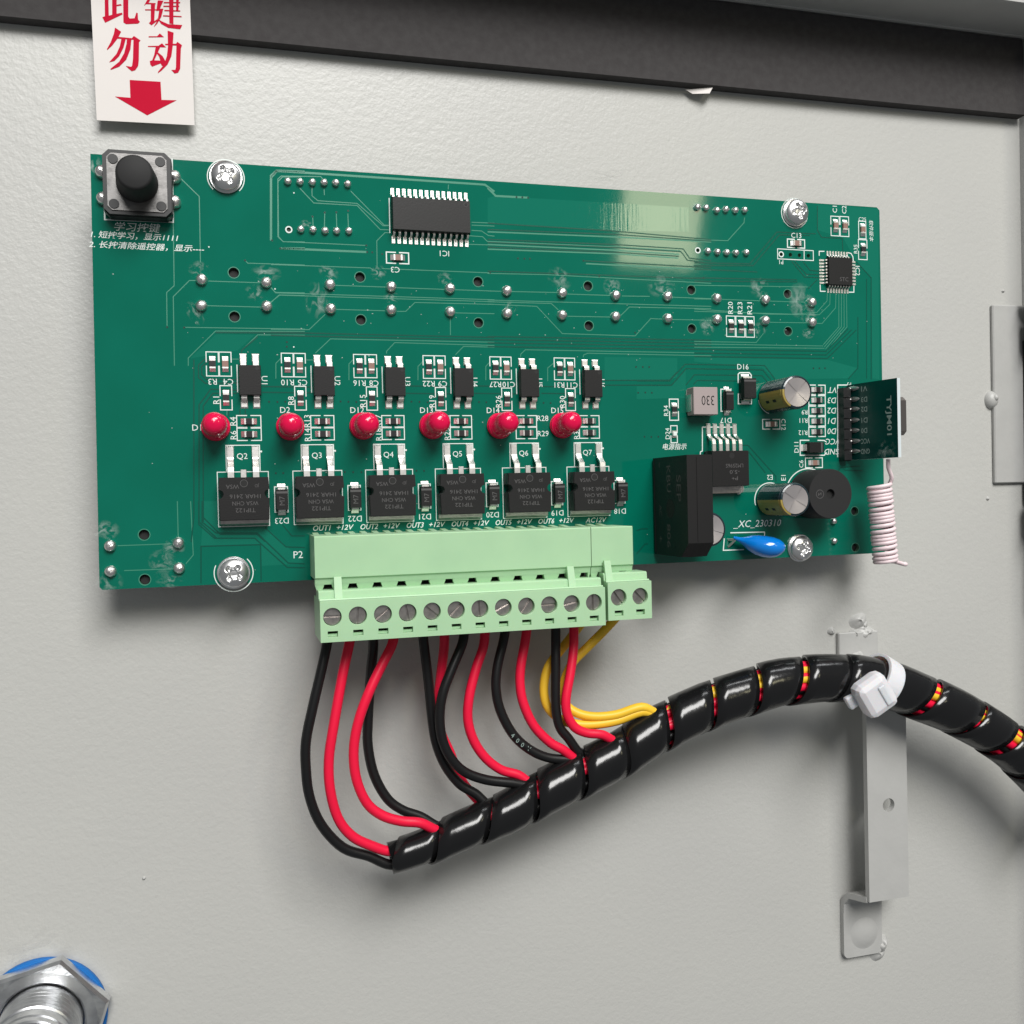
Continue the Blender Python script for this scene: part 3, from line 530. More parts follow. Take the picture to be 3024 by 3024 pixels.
text(b, 'IC2', (179.33, -16.25), TH, -90)
for q0, q1, nm in (((142.26, -28.65), (144.59, -33.63), 'R20'), ((144.85, -28.64), (147.16, -33.66), 'R23'), ((147.46, -28.65), (149.78, -33.66), 'R21')):
    sbox(*q0, *q1, 'v'); text(b, nm, ((q0[0]+q1[0])/2, q0[1]+2.0), 1.3, 90, width=2.9)
text(b, 'D16', (146.48, -40.9), 1.3); b.strip([(145.11,-44.86),(145.15,-42.73),(145.57,-42.34),(148.19,-42.31),(148.73,-42.9),(148.7,-43.97)], 0.26, 0.03); b.strip([(145.1,-47.41),(145.04,-49.91),(148.62,-49.89),(148.66,-48.25)], 0.26, 0.03)
text(b, 'D17', (141.59, -53.91), TH, 180); b.strip([(141.1,-46.38),(140.4,-46.39),(140.35,-51.74),(140.86,-51.74)], 0.24, 0.03); b.strip([(142.51,-46.79),(143.11,-46.37),(143.09,-47)], 0.24, 0.03)
sbox(*(126.74, -48.85), *(129.05, -53.89), 'v', 0.24); text(b, 'R34', (125.84, -51.6), 1.15, 90)
sbox(*(126.96, -55.19), *(128.63, -59.23), 'v', 0.22); text(b, 'D24', (126.1, -57.06), 1.1, 90)
text(b, '电源指示', (127.92, -60.16), 1.5, 0, shear=0.22, bold=0.006)
sbox(*(151.59, -53.7), *(156.34, -56.08), 'h', 0.24); text(b, 'C12', (157.34, -54.96), 1.2, -90)
b.strip([(134.55,-62.22),(134.64,-61.48),(135.15,-61.28),(135.28,-55.54),(144.32,-55.57),(144.37,-58.91)], 0.24, 0.03); b.strip([(144.32,-71.81),(145.04,-71.72),(145.17,-71.19)], 0.24, 0.03)
for i in range(5): sbox(164.65-0.05*i, -45.17-2.62*i, 169.33-0.05*i, -47.5-2.62*i, 'h', 0.24)
for nm, q in (('R9', (163.33, -51.93)), ('R11', (162.99, -53.99)), ('R12', (162.77, -57.02))): text(b, nm, q, 1.15, 180)
for nm, q in (('VT', (171.25, -46.36)), ('D3', (171.2, -48.96)), ('D2', (171.14, -51.53)), ('D1', (171.09, -54.1)), ('D0', (171.03, -56.66)), ('VCC', (171.07, -59.27)), ('GND', (171.06, -61.8))): text(b, nm, q, 1.45, 180, shear=0.2)
b.strip([(172.56,-63.2),(172.94,-45.1),(175.79,-45.07)], 0.26, 0.03); text(b, 'P3', (176.26, -44.87), 0.9, 180)
b.strip([(164.52,-58.89),(161.95,-58.88),(161.87,-62.59),(168.71,-62.67),(169.4,-61.98)], 0.26, 0.03); b.strip([(166.87,-58.91),(168.79,-58.98),(169.46,-59.42)], 0.26, 0.03); text(b, 'D11', (160.85, -60.63), 1.2, 90)
sbox(*(163.31, -63.3), *(168.13, -65.72), 'h', 0.24); text(b, 'C6', (162.12, -64.75), 1.15, 90)
text(b, 'E2', (153.29, -67.94), 1.2, 180); text(b, 'E1', (157.06, -68.11), 1.25, 90)
text(b, '_XC_230310', (149.56, -79.28), 1.95, 0, shear=0.25)
b.strip([(142.19,-81.21),(151.52,-81.34),(151.49,-82.89)], 0.26, 0.03); b.strip([(140.53,-82.51),(140.2,-85.4),(145.78,-85.43)], 0.26, 0.03)
b.ring(*(153.17, -73.42), 4.15, 0.24, 0.03, 0.35*PI, 1.1*PI); b.ring(*(164.0, -72.31), 6.35, 0.26, 0.03, 0.35*PI, 0.95*PI); b.ring(*(154.69, -48.32), 4.15, 0.24, 0.03, 1.05*PI, 1.4*PI)
for q in [(40.44,-5.37),(22.77,-17.69),(35.98,-25.94),(39.55,-38.17)]: b.disc(*q, 0.03, 0.16, 8)
for q in SMALLH[:1] + SMALLH[4:]: b.ring(*q, 0.62, 0.28, 0.03, n=14)
tag(b.build('white_print', 'silk', PCB), kind='stuff')
b = MB()
for q in HOLES: b.ring(*q, 1.16, 0.16, 0.026, n=20)
tag(b.build('hole_ring', 'copper', PCB), kind='stuff')

rnd = random.Random(11); b = MB()                            # dust and tiny chips lying on the board
for i in range(170):
    x, y = (rnd.uniform(3, 183), rnd.uniform(-86, -2)) if i > 90 else (rnd.uniform(18, 176), rnd.uniform(-40, -22)); r = rnd.choice((.08, .1, .12, .16)); a = rnd.uniform(0, 3.14)
    b.add([(x + r*rnd.uniform(.5, 1.6)*math.cos(a+k*1.57), y + r*rnd.uniform(.5, 1.2)*math.sin(a+k*1.57), .06 + .0002*i) for k in range(4)], [(0, 1, 2, 3)])
tag(b.build('dust', 'dust', PCB), kind='stuff')

# ---- soldered pin rows
def blob(r, h, seed):
    rnd = random.Random(seed); bb = MB(); n, k = 14, 5; prof = []
    for j in range(k+1):
        t = j/k; prof.append((r*(1 - 0.25*t - 0.72*t**3) if j < k else 0.02, h*math.sin(t*PI/2)**0.8))
    bb.lathe(prof, 0, 0, n)
    bb.v = [(x + rnd.uniform(-.06, .06)*r, y + rnd.uniform(-.06, .06)*r, z + (rnd.uniform(-.05, .05)*h if z > 0 else 0)) for x, y, z in bb.v]
    return bb
jm = [blob(1.22, 1.35, s).mesh('solder_joint', ['solder']) for s in range(4)]
for i, q in enumerate(SWP): link('solder_joint', jm[i % 4], PCB, q, i*0.9)
sm = [blob(0.82, 1.05, s+9).mesh('solder_joint', ['solder']) for s in range(3)]
for i, q in enumerate([(39.2, -3.09), (41.74, -3.0), (44.34, -2.93), (46.81, -2.84), (49.32, -2.75), (51.85, -2.84), (41.66, -13.1), (44.19, -13.06), (46.76, -13.13), (49.23, -13.05), (51.84, -12.91),
      (135.0, -2.94), (137.26, -2.94), (140.13, -3.39), (142.55, -3.03), (145.11, -3.1), (147.62, -2.9), (137.51, -13.3), (140.06, -13.4), (142.54, -13.43), (145.03, -13.4), (147.86, -13.18), (170.87, -79.25), (170.88, -84.18)]):
    link('solder_joint', sm[i % 3], PCB, q, i*1.3)
# flux smears left by hand soldering
fm = MB(); fm.add([(-0.5, -0.5, 0), (0.5, -0.5, 0), (0.5, 0.5, 0), (-0.5, 0.5, 0)], [(0, 1, 2, 3)]); fme = fm.mesh('flux_smear', ['flux'])
for i, (q, sx, sy, a) in enumerate([((20.51, -22.23), 4.5, 3.5, 0.3), ((19.68, -31.61), 3.5, 6, 0.5), ((34.28, -22.63), 7, 4, 0), ((31.8, -26.87), 5, 4, 0.2), ((47.34, -22.03), 5, 3.4, -.4), ((58.09, -21.6), 4, 3.5, .5), ((60.75, -26.93), 4, 3, 0), ((44.73, -28.08), 6, 9, 0),
      ((72.77, -22.29), 4, 3, 0), ((99.79, -21.17), 7, 5.5, -.5), ((112.75, -22.55), 5, 5, 0), ((125.27, -22.09), 8, 6, 0.2), ((87.99, -28.17), 4, 3, 0), ((151.32, -21.34), 6, 6, .3), ((162.83, -24.35), 9, 10, 0), ((165.05, -27.72), 6, 5, 0),
      ((151.09, -31.79), 5, 4, 0.4), ((137.04, -31.3), 5, 5, 0), ((1.12, -76.07), 6, 4.5, 0), ((1.48, -86.69), 6, 5, 0), ((11.82, -82.86), 6, 6, 0.2), ((14.15, -80.08), 5, 4, 0), ((13.07, -86.75), 6, 4, 0), ((134.92, -2.86), 4, 3, 0), ((1.2, -2.51), 3.5, 5, 0), ((164.78, -32.32), 4, 3, 0), ((42.72, -11.86), 3, 2, 0)]):
    o = link('flux_smear', fme, PCB, (*q, 0.044 + 0.0002*i), a); o.scale = (sx*.95, sy*.95, 1)

# ---- chip resistors and capacitors
def chip_mesh(kind, L=2.0, Wd=1.25, H=0.55):
    bb = MB(); t = 0.42
    bb.box(-L/2+t, -Wd/2, 0.06, L/2-t, Wd/2, H+0.06, m=0)
    if kind == 'resistor': bb.box(-L/2+t+.12, -Wd/2+.1, H, L/2-t-.12, Wd/2-.1, H+.085, m=2)
    for s in (-1, 1):
        bb.box(s*(L/2-t), -Wd/2-.02, 0.05, s*L/2, Wd/2+.02, H+.09, 0.05, m=1)
        x0 = s*(L/2); x1 = s*(L/2+.62)
        bb.hull([(x0, -Wd/2, 0.03), (x0, Wd/2, 0.03), (x0, -Wd/2+.05, H*.8), (x0, Wd/2-.05, H*.8), (x1, -Wd/2, 0.03), (x1, Wd/2, 0.03), (x1, -Wd/2, .1), (x1, Wd/2, .1)], m=1)
    return bb.mesh('chip_' + kind, ['resist' if kind == 'resistor' else 'ceram', 'tin', 'blackpl'])
CM = {k: chip_mesh(k) for k in ('resistor', 'capacitor')}
def chip(kind, q, rot=90): return link('chip_' + kind, CM[kind], PCB, q, math.radians(rot))
for k in range(6):
    x = PR*k
    chip('resistor', (22.83+x, -42.05)); chip('capacitor', (25.4+x, -42.05)); chip('resistor', (25.38+x, -49.1))
    chip('resistor', (29.86+x, -54.05), 0); chip('resistor', (29.86+x, -56.75), 0)
for q in ((143.39, -31.14), (146.05, -31.16), (148.66, -31.15), (180.9, -10.88), (127.89, -51.35)): chip('resistor', q)
for q in ((173.02, -5.3), (175.69, -5.3), (180.9, -5.93)): chip('capacitor', q)
for q in ((62.38, -18.19), (161.83, -10.26), (153.99, -54.89), (165.74, -64.5)): chip('capacitor', q, 0)
for i in range(5): chip('resistor', (167.0-0.05*i, -46.32-2.62*i), 0)
bb = MB(); bb.box(-.8, -.55, .05, .8, .55, .3, m=0); bb.box(-.5, -.5, .3, .5, .5, .75, .1, m=1); lab(bb.build('chip_lamp', ['tin', 'silk'], PCB, (127.8, -57.19), PI/2), 'tiny white surface lamp marked D24')

# ---- optocouplers
bb = MB(); bb.taper(-2.25, -3.2, 2.25, 3.2, 0.25, 2.35, 0.14); bb.disc(1.45, 2.4, 2.36, 0.38, 12, 1)

op = bb.build('optocoupler', ['chip', 'blackpl', 'chipmark'], PCB, (30.3, -45.55))
lb = MB(); lb.band([(0, 1.35), (0.55, 1.35), (0.85, 1.2), (1.0, 0.35), (1.2, 0.14), (2.3, 0.14)], 1.15, 0.28); lb.hull([(-.75, 0.8, .03), (.75, .8, .03), (-.75, 2.6, .03), (.75, 2.6, .03), (-.6, 1.1, .22), (.6, 1.1, .22), (-.6, 2.3, .2), (.6, 2.3, .2)])
ld = lb.build('lead', 'tin', op, (-1.27, 3.15))
twin(ld, (1.27, 3.15)); twin(ld, (-1.27, -3.15), PI); twin(ld, (1.27, -3.15), PI)
for k in range(1, 6): twin(op, (30.3 + PR*k, -45.55))

# ---- red lamps
bb = MB(); bb.lathe([(2.85, 0.6), (2.85, 1.55), (2.75, 1.65), (2.5, 1.66), (2.48, 6.4), (2.38, 7.3), (2.1, 8.05), (1.6, 8.65), (0.9, 8.98), (0.01, 9.05)], 0, 0, 32); bb.disc(0, 0, 0.6, 2.95, 32)
lm = bb.mesh('red_lamp', ['redled'])
lq = [(23.13, -55.23), (38.37, -55.18), (53.8, -55.1), (69.1, -55.14), (84.55, -55.18), (99.47, -55.15)]
for k, q in enumerate(lq):
    o = link('red_lamp', lm, PCB, q); lab(o, 'round red indicator lamp marked ' + names[k][4])
    o.rotation_euler = (random.uniform(-.05, .05), random.uniform(-.04, .05) + (0.03 if k > 1 else 0), 0)

# ---- power transistors
def notched(x0, y0, x1, y1, yn, r):
    L = [(x0, y0), (x1, y0)]
    for i in range(9): a = -PI/2 - PI*i/8; L.append((x1 + .15 + r*math.cos(a), yn + r*math.sin(a)))
    L += [(x1, y1), (x0, y1)]
    for i in range(9): a = PI/2 - PI*i/8; L.append((x0 - .15 + r*math.cos(a), yn + r*math.sin(a)))
    return L
bb = MB(); o1 = notched(-4.95, -4.45, 4.95, 4.45, 1.0, .95)
bb.prism(o1, 0.2, 3.5); bb.prism([(x*.975, y*.975) for x, y in o1], 3.5, 3.9); bb.disc(0.0, 3.2, 3.91, .72, 16, 1); bb.ring(0, 3.2, .74, .1, 3.915, n=16, m=2)
bb.m = 2
for i, (s_, w_) in enumerate((('TIP122', 4.0), ('WSA CHN', 5.2), ('1HAR 2416', 6.2))): text(bb, s_, (0.2, -2.4 + 1.45*i), .85, 180, z=3.915, width=w_)
text(bb, 'WSA', (2.6-5.2+.3, 2.55), .85, 180, z=3.915); text(bb, 'JD', (2.6, 2.75), .8, 180, z=3.915)
tr = bb.build('power_transistor', ['chip', 'dark', 'chipmark'], PCB, (28.45, -70.35))
tb = MB(); tb.hull([(-4.9, -5.55, .15), (4.9, -5.55, .15), (-4.9, -5.55, .75), (4.9, -5.55, .75), (-4.9, -4.3, .15), (4.9, -4.3, .15), (-4.9, -4.3, 1.45), (4.9, -4.3, 1.45), (-4.9, -5.2, 1.35), (4.9, -5.2, 1.35)])
tb.build('heat_tab', 'steel', tr)
lb = MB(); lb.band([(4.3, 2.55), (5.6, 2.55), (6.5, 2.5), (7.6, 1.0), (8.3, .4), (8.7, .3), (10.9, .28)], 1.25, .45); lb.hull([(-.8, 8.6, .03), (.8, 8.6, .03), (-.8, 11.2, .03), (.8, 11.2, .03), (-.65, 9.0, .4), (.65, 9.0, .4), (-.65, 10.9, .42), (.65, 10.9, .42)])
l1 = lb.build('lead', 'tin', tr, (-2.54, 0)); twin(l1, (2.54, 0))
lb = MB(); lb.box(-.6, 4.3, 2.32, .6, 6.1, 2.78, .08); lb.build('lead', 'tin', tr)
for k in range(1, 6): twin(tr, (28.45 + CP*k, -70.35))

# ---- diodes
def diode(name, q, L, Wd, H, rot, mark=None, label=None):
    bb = MB(); bb.taper(-Wd/2, -L/2, Wd/2, L/2, .15, H, .14); bb.box(-Wd/2+.16, L/2-.95, H, Wd/2-.16, L/2-.5, H+.012, m=1)
    if mark: bb.m = 1; text(bb, mark, (0, -.3), Wd*.42, 90, z=H+.01)
    o = bb.build(name, ['chip', 'chipmark'], PCB, q, rot)
    lb = MB(); lb.band([(0, H*.48), (.28, H*.48), (.42, H*.4), (.48, .3), (.35, .14), (-.3, .12)], Wd*.58, .22); lb.hull([(-Wd*.32, -.2, .03), (Wd*.32, -.2, .03), (-Wd*.32, 1.15, .03), (Wd*.32, 1.15, .03), (-Wd*.28, .3, .35), (Wd*.28, .3, .35), (-Wd*.3, 1.0, .12), (Wd*.3, 1.0, .12)])
    l1 = lb.build('lead', 'tin', o, (0, L/2)); twin(l1, (0, -L/2), PI)
    if label: lab(o, label)
    return o
d0 = diode('diode', (36.15, -70.65), 4.4, 2.6, 2.2, 0, 'M7')
for k in range(1, 6): twin(d0, (36.15 + CP*k, -70.65))
diode('diode', (141.79, -49.24), 4.6, 2.2, 2.0, 0, label='black diode marked D17 beside the square inductor')
diode('diode', (146.91, -46.34), 5.0, 3.5, 2.6, 0, label='wide black diode marked D16')
diode('diode', (165.26, -60.76), 4.3, 2.7, 2.1, -PI/2, label='black diode marked D11')

# ---- the long driver chip and the square controller
bb = MB(); bb.taper(-8.75, -3.65, 8.75, 3.65, .2, 2.45, .17); bb.disc(7.7, 2.65, 2.46, .42, 16, 1); bb.ring(7.7, 2.65, .45, .08, 2.465, n=14, m=2)
ic = lab(bb.build('driver_chip', ['chip', 'dark', 'chipmark'], PCB, (69.8, -9.05)), 'long black driver chip with silver leads along two sides')
lb = MB(); lb.band([(3.5, 1.3), (4.0, 1.3), (4.3, 1.15), (4.55, .35), (4.75, .16), (5.6, .14)], .46, .2); lb.box(-.36, 4.5, .03, .36, 6.0, .12); lb.dome(0, 5.0, .1, .3, .22, 8, 2)
l1 = None
for i in range(14):
    x = -8.255 + 1.27*i
    if l1 is None: l1 = lb.build('lead', 'tin', ic, (x, 0))
    else: twin(l1, (x, 0))
    twin(l1, (x, 0), PI)
mc = (173.45, -16.9)
bb = MB(); bb.taper(-3.45, -3.5, 3.45, 3.5, .1, 1.5, .12); bb.m = 1
for i, s_ in enumerate(('STC',)): text(bb, s_, (.9, -2.0), 1.0, 0, z=1.51, width=2.4)
mcu = lab(bb.build('controller_chip', ['chip', 'chipmark'], PCB, mc), 'small square black controller chip with leads on all four sides')
lb = MB(); lb.band([(3.35, .8), (3.75, .78), (4.0, .25), (4.2, .13), (4.7, .12)], .36, .15); lb.box(-.24, 4.0, .03, .24, 5.2, .1)
l1 = None
for s in range(4):
    for i in range(8):
        t = -2.8 + .8*i; a = s*PI/2; loc = (t*math.cos(a), t*math.sin(a))
        if l1 is None: l1 = lb.build('lead', 'tin', mcu, loc)
        else: twin(l1, loc, a)

# ---- push button with a round plunger
pb = MB(); ch = 1.3; oct_ = lambda r, c: [(-r+c, -r), (r-c, -r), (r, -r+c), (r, r-c), (r-c, r), (-r+c, r), (-r, r-c), (-r, -r+c)]
pb.prism(oct_(6.55, 1.1), .3, 3.2); pb.prism(oct_(6.4, 1.1), 3.2, 4.1)
for sx in (-1, 1):
    for sy in (-1, 1): pb.cyl(sx*4.45, sy*4.45, 4.0, 4.55, .95, 14)
BQ = (9.43, -6.59)
btn = lab(pb.build('push_button', 'blackpl', PCB, BQ), 'black push button with metal cover and tall round plunger')
pb = MB(); vs, fs = plate(oct_(5.65, .8), [circ((sx*4.45, sy*4.45), 1.0, 14) for sx in (-1, 1) for sy in (-1, 1)] + [circ((0, 0), 3.9, 24)], 4.1, 4.36); pb.add(vs, fs); pb.build('metal_cover', 'cover', btn)
pb = MB(); pb.lathe([(4.0, 3.9), (4.0, 4.6), (3.5, 10.4), (3.3, 10.9), (2.9, 11.1), (.01, 11.12)], 0, 0, 40); pb.build('plunger', 'rubber', btn)
s1 = blob(1.35, 1.7, 3).mesh('solder_joint', ['solder'])
for q in ((2.42, -3.64), (2.54, -9.0), (16.36, -3.74), (16.22, -8.88)): link('solder_joint', s1, PCB, q)

# ---- power section
q0, q1 = (131.13, -46.39), (137.43, -52.88)
bb = MB(); cx_, cy_ = (q0[0]+q1[0])/2, (q0[1]+q1[1])/2; hw, hh = (q1[0]-q0[0])/2, (q0[1]-q1[1])/2
bb.box(-hw, -hh, .5, hw, hh, 4.0, .12); bb.m = 1; text(bb, '330', (.55, .1), 2.3, 180, z=4.01, width=3.3)
ind = lab(bb.build('inductor', ['induct', 'dark'], PCB, (cx_, cy_)), 'square pinkish grey inductor stamped 330')
lb = MB(); lb.box(-hw-.1, -hh+.9, .03, -hw+1.0, hh-.3, .5); lb.box(-hw-.12, -hh+.9, .4, -hw-.005, hh-1.6, 2.9); l1 = lb.build('terminal', 'tin', ind); twin(l1, (0, 0), PI)

q0, q1 = (135.67, -61.55), (144.82, -69.77); cx_, cy_ = (q0[0]+q1[0])/2, (q0[1]+q1[1])/2
bb = MB(); bb.taper(-4.95, -4.3, 4.95, 4.3, .2, 4.45, .15); bb.disc(.35, 3.0, 4.46, .7, 16, 1); bb.m = 2
for i, (s_, w_) in enumerate((('LM2596S', 4.6), ('-5.0', 2.6), ('P+', 1.6))): text(bb, s_, (1.0, .6 - 1.5*i), .9, 180, z=4.462, width=w_)
rg = lab(bb.build('voltage_regulator', ['chip', 'dark', 'chipmark'], PCB, (cx_, cy_)), 'black voltage regulator with five bent leads behind the bridge rectifier')
lb = MB(); lb.hull([(-5, -5.9, .2), (4.6, -5.9, .2), (5, -5.4, .2), (-5, -4, .2), (5, -4, .2), (-5, -5.9, 1.4), (4.6, -5.9, 1.4), (5, -5.4, 1.4), (-5, -4, 1.4), (5, -4, 1.4)]); lb.build('heat_tab', 'steel', rg)
lb = MB(); lb.band([(4.2, 2.9), (5.9, 2.9), (6.7, 2.8), (7.4, 1.2), (7.9, .45), (8.3, .3), (10.6, .28)], .85, .45); lb.hull([(-.6, 8.2, .03), (.6, 8.2, .03), (-.6, 11, .03), (.6, 11, .03), (-.5, 8.5, .35), (.5, 8.5, .35), (-.5, 10.7, .4), (.5, 10.7, .4)])
l1 = lb.build('lead', 'tin', rg, (-3.5, 0))
for i in range(1, 5): twin(l1, (-3.5 + 1.75*i, 0))

# bridge rectifier standing on edge
KX0, KX1 = 121.9, 128.05
bb = MB()
prof = [(-62.9, .6), (-62.9, 18.5), (-82.4, 18.5), (-85.6, 15.0), (-85.6, .6)]
n = len(prof); vs = []
for x, k in ((KX0, .12), (KX0+2.6, 0), (KX1-2.2, 0), (KX1, .12)): vs += [(x, -74.2 + (y+74.2)*(1-k*.03), 9.5 + (z-9.5)*(1-k*.03)) for y, z in prof]
fs = [(j*n+i, j*n+(i+1) % n, (j+1)*n+(i+1) % n, (j+1)*n+i) for j in range(3) for i in range(n)] + [tuple(range(n)), tuple(3*n+i for i in range(n))]
bb.add(vs, fs)
bb.box(124.2, -82.0, 18.45, 124.4, -63.4, 18.62); bb.box(KX0-.1, -85.0, .9, KX0+.2, -63.3, 1.3); bb.m = 1; XF = KX0 - .012
def face_text(mb, s, y, z, h, w=None, X=XF, m=None): text(mb, s, (X, y, z), h, ex=(0, -1, 0), ey=(0, 0, 1), width=w, m=m)
face_text(bb, 'KBU', -68.0, 9.0, 2.0, 6.0); face_text(bb, '806', -81.0, 8.6, 1.9, 5.4); face_text(bb, 'AC', -75.2, 4.4, 1.3); face_text(bb, 'SEP', -70.2, 14.2, 2.2, 6.0); face_text(bb, '+', -81.8, 4.2, 1.3); face_text(bb, '—', -64.6, 4.2, .3, 1.2)
for i in range(16):
    a = 2*PI*i/16; a2 = 2*PI*(i+1)/16
    bb.add([(XF, -74.8, 9.6), (XF, -74.8 + 2.2*math.cos(a), 9.6 + 2.2*math.sin(a)), (XF, -74.8 + 2.2*math.cos(a2), 9.6 + 2.2*math.sin(a2))], [(0, 1, 2)], m=2)
kb = lab(bb.build('bridge_rectifier', ['chip', 'chipmark', 'dark'], PCB), 'large black bridge rectifier block standing on edge with a cut corner')
lb = MB(); lb.cyl(0, 0, 0, .9, .6, 10); l1 = lb.build('lead', 'tin', kb, (125, -64.5)); 
for y in (-71, -77, -83): twin(l1, (125, y))

# electrolytic capacitors: dark sleeve with a gold stripe, scored metal top
def can(q, lean, spin, r=3.95, H=11.3, label=''):
    bb = MB(); n = 36; prof = [(r-.25, .3), (r, .7), (r, H-1.0), (r-.35, H-.75), (r, H-.45), (r-.1, H-.15), (r-.45, H)]
    for k in range(len(prof)-1):
        for i in range(n):
            a, a2 = 2*PI*i/n, 2*PI*(i+1)/n; am = math.degrees(((a+a2)/2 - spin + PI) % (2*PI) - PI)
            (r0, z0), (r1, z1) = prof[k], prof[k+1]
            bb.add([(r0*math.cos(a), r0*math.sin(a), z0), (r0*math.cos(a2), r0*math.sin(a2), z0), (r1*math.cos(a2), r1*math.sin(a2), z1), (r1*math.cos(a), r1*math.sin(a), z1)], [(0, 1, 2, 3)], False, 1 if abs(am) < 36 else 0)
    o = bb.build('electrolytic_capacitor', ['sleeve', 'gold', 'dark'], PCB, q); o.rotation_euler = (lean[0], lean[1], 0); lab(o, label)
    bb = MB()
    for k in range(4):
        a0 = k*PI/2 + .4 + spin; pts = [(0.06*math.cos(a0+PI/4), .06*math.sin(a0+PI/4), H-.32)]
        pts += [((r-.55)*math.cos(a0+.02+(PI/2-.04)*i/8), (r-.55)*math.sin(a0+.02+(PI/2-.04)*i/8), H-.05) for i in range(9)]
        bb.add(pts, [(0, i, i+1) for i in range(1, 9)])
    bb.disc(0, 0, H-.34, r-.5, 24); bb.build('scored_top', 'alu', o)
    bb = MB()
    for t in (.35, .62):
        a = spin; c = Vector(((r+.01)*math.cos(a), (r+.01)*math.sin(a), H*t)); ex = Vector((-math.sin(a), math.cos(a), 0))
        bb.add([c + ex*(-.35) + Vector((0, 0, -.7)), c + ex*.35 + Vector((0, 0, -.7)), c + ex*.35 + Vector((0, 0, .7)), c + ex*(-.35) + Vector((0, 0, .7))], [(0, 1, 2, 3)])
    bb.build('minus_mark', 'dark', o)
    return o
can((154.32, -48.21), (0, 0), math.radians(205), label='dark capacitor with gold stripe above the square inductor level')
can((153.25, -73.42), (0, 0), math.radians(215), label='dark capacitor with gold stripe beside the round buzzer')
can((131.0, -79.77), (0, 0), math.radians(140), r=4.0, label='dark capacitor half hidden behind the bridge rectifier')

# buzzer
bq = (164.12, -72.31); bb = MB()
bb.lathe([(5.9, .4), (6.0, .8), (6.0, 8.9), (5.85, 9.2)], 0, 0, 40); bb.lathe([(5.85, 9.2), (1.15, 9.2), (1.1, 8.0), (.01, 7.9)], 0, 0, 40, sharp=True); bb.disc(0, 0, 8.3, 1.14, 20, 1)
bb.ring(-2.9, 0.0, 1.0, .12, 9.21, m=2); bb.strip([(-3.3, .3), (-3.3, -.3), (-2.6, .3), (-2.6, -.3)], .13, 9.212, m=2)
lab(bb.build('buzzer', ['rubber', 'dark', 'chipmark'], PCB, bq), 'round black buzzer with a hole in the middle of its top')

# blue disc capacitor leaning over
p0, p1 = Vector((*(142.17, -82.52), 1.5)), Vector((*(152.98, -85.12), 7.0)); ax = (p1-p0); Lc = ax.length; ax.normalize(); up = ax.orthogonal().normalized(); up = (Vector((0, 1, 0)) - ax*ax.y).normalized(); sd = ax.cross(up)
bb = MB(); prof = [(0, .35), (.06, .5), (.14, .7), (.22, 1.15), (.32, 1.85), (.45, 2.35), (.6, 2.6), (.74, 2.55), (.86, 2.15), (.94, 1.5), (.985, .75), (1.0, .02)]; n = 24; vs = []
for t, r in prof: vs += [tuple(p0 + ax*(Lc*t) + up*(r*math.cos(2*PI*i/n)) + sd*(r*1.25*math.sin(2*PI*i/n)) - up*(.7*math.sin(t*PI*.9) - .2)) for i in range(n)]
bb.add(vs, [(k*n+i, k*n+(i+1) % n, (k+1)*n+(i+1) % n, (k+1)*n+i) for k in range(len(prof)-1) for i in range(n)], True)
dc = lab(bb.build('disc_capacitor', 'blue', PCB), 'glossy bright blue drop shaped capacitor leaning over the board')
for dy in (0, -1): bb = MB(); bb.tube([(p0.x-.6, p0.y-.4+dy*1.6, 0), (p0.x-.2, p0.y-.3+dy, .9), tuple(p0 + ax*.6)], .3, 8); bb.build('lead', 'tin', dc)

# upright radio module on a pin header, leaning out a little, with a metal can
ML = math.atan(.19)
bb = MB(); bb.box(0, -64.0, 0, 1.0, -45.2, 15.8)
for i, q in enumerate(bb.f):
    if abs(sum(bb.v[k][0] for k in q)/4) > .01: bb.mi[i] = 1
mod = lab(bb.build('radio_module', ['modmask', 'pale_edge'], PCB, (175.2, 0, .5)), 'dark green radio module standing upright on seven pins at the right edge'); mod.rotation_euler = (0, ML, 0)
bb = MB(); X2 = -.015
text(bb, 'TYJM01', (X2, *(-53.86, 13.07)), 1.9, ex=(0, -1, 0), ey=(0, 0, 1), width=9.4, bold=0.012)
for s_, q in zip(('V1', 'D3', 'D2', 'D1', 'D0', 'VCC', 'GND'), ((-46.65, 5.69), (-49.31, 5.63), (-51.71, 5.57), (-54.39, 5.59), (-56.94, 5.45), (-59.55, 5.77), (-62.07, 5.71))):
    text(bb, s_, (X2, *q), 1.25, ex=(0, 0, -1), ey=(0, -1, 0), width=.95*len(s_), bold=0.006)
tag(bb.build('module_print', 'modprint', mod), kind='stuff')
bb = MB(); bb.box(1.5, -58.6, 9.2, 5.4, -49.4, 14.4, .9); bb.box(1.0, -59.4, 9.0, 1.5, -48.6, 15.2, m=1); bb.build('crystal_can', ['can', 'dark'], mod)
lb = MB(); vs = []
for i in range(9):
    t = i/8; r = .62*math.sin(PI*min(1, .18+t*.82))**.6 + .02
    vs += [(-.75*r*math.sin(PI*j/6), r*math.cos(PI*j/6), (t-.5)*3.6) for j in range(7)]
lb.add(vs, [(k*7+j, k*7+j+1, (k+1)*7+j+1, (k+1)*7+j) for k in range(8) for j in range(6)], True); lb.tube([(-2.0, 0, -1.6), (-1.0, 0, -1.4), (-.1, 0, -.6)], .32, 8)
pj = None
for (y, z) in ((-46.28, 2.33), (-48.93, 2.4), (-51.38, 2.34), (-54.13, 2.27), (-56.68, 2.22), (-59.34, 2.41), (-61.89, 2.35)):
    if pj is None: pj = lb.build('pin_joint', 'solder', mod, (0, y, z))
    else: twin(pj, (0, y, z))
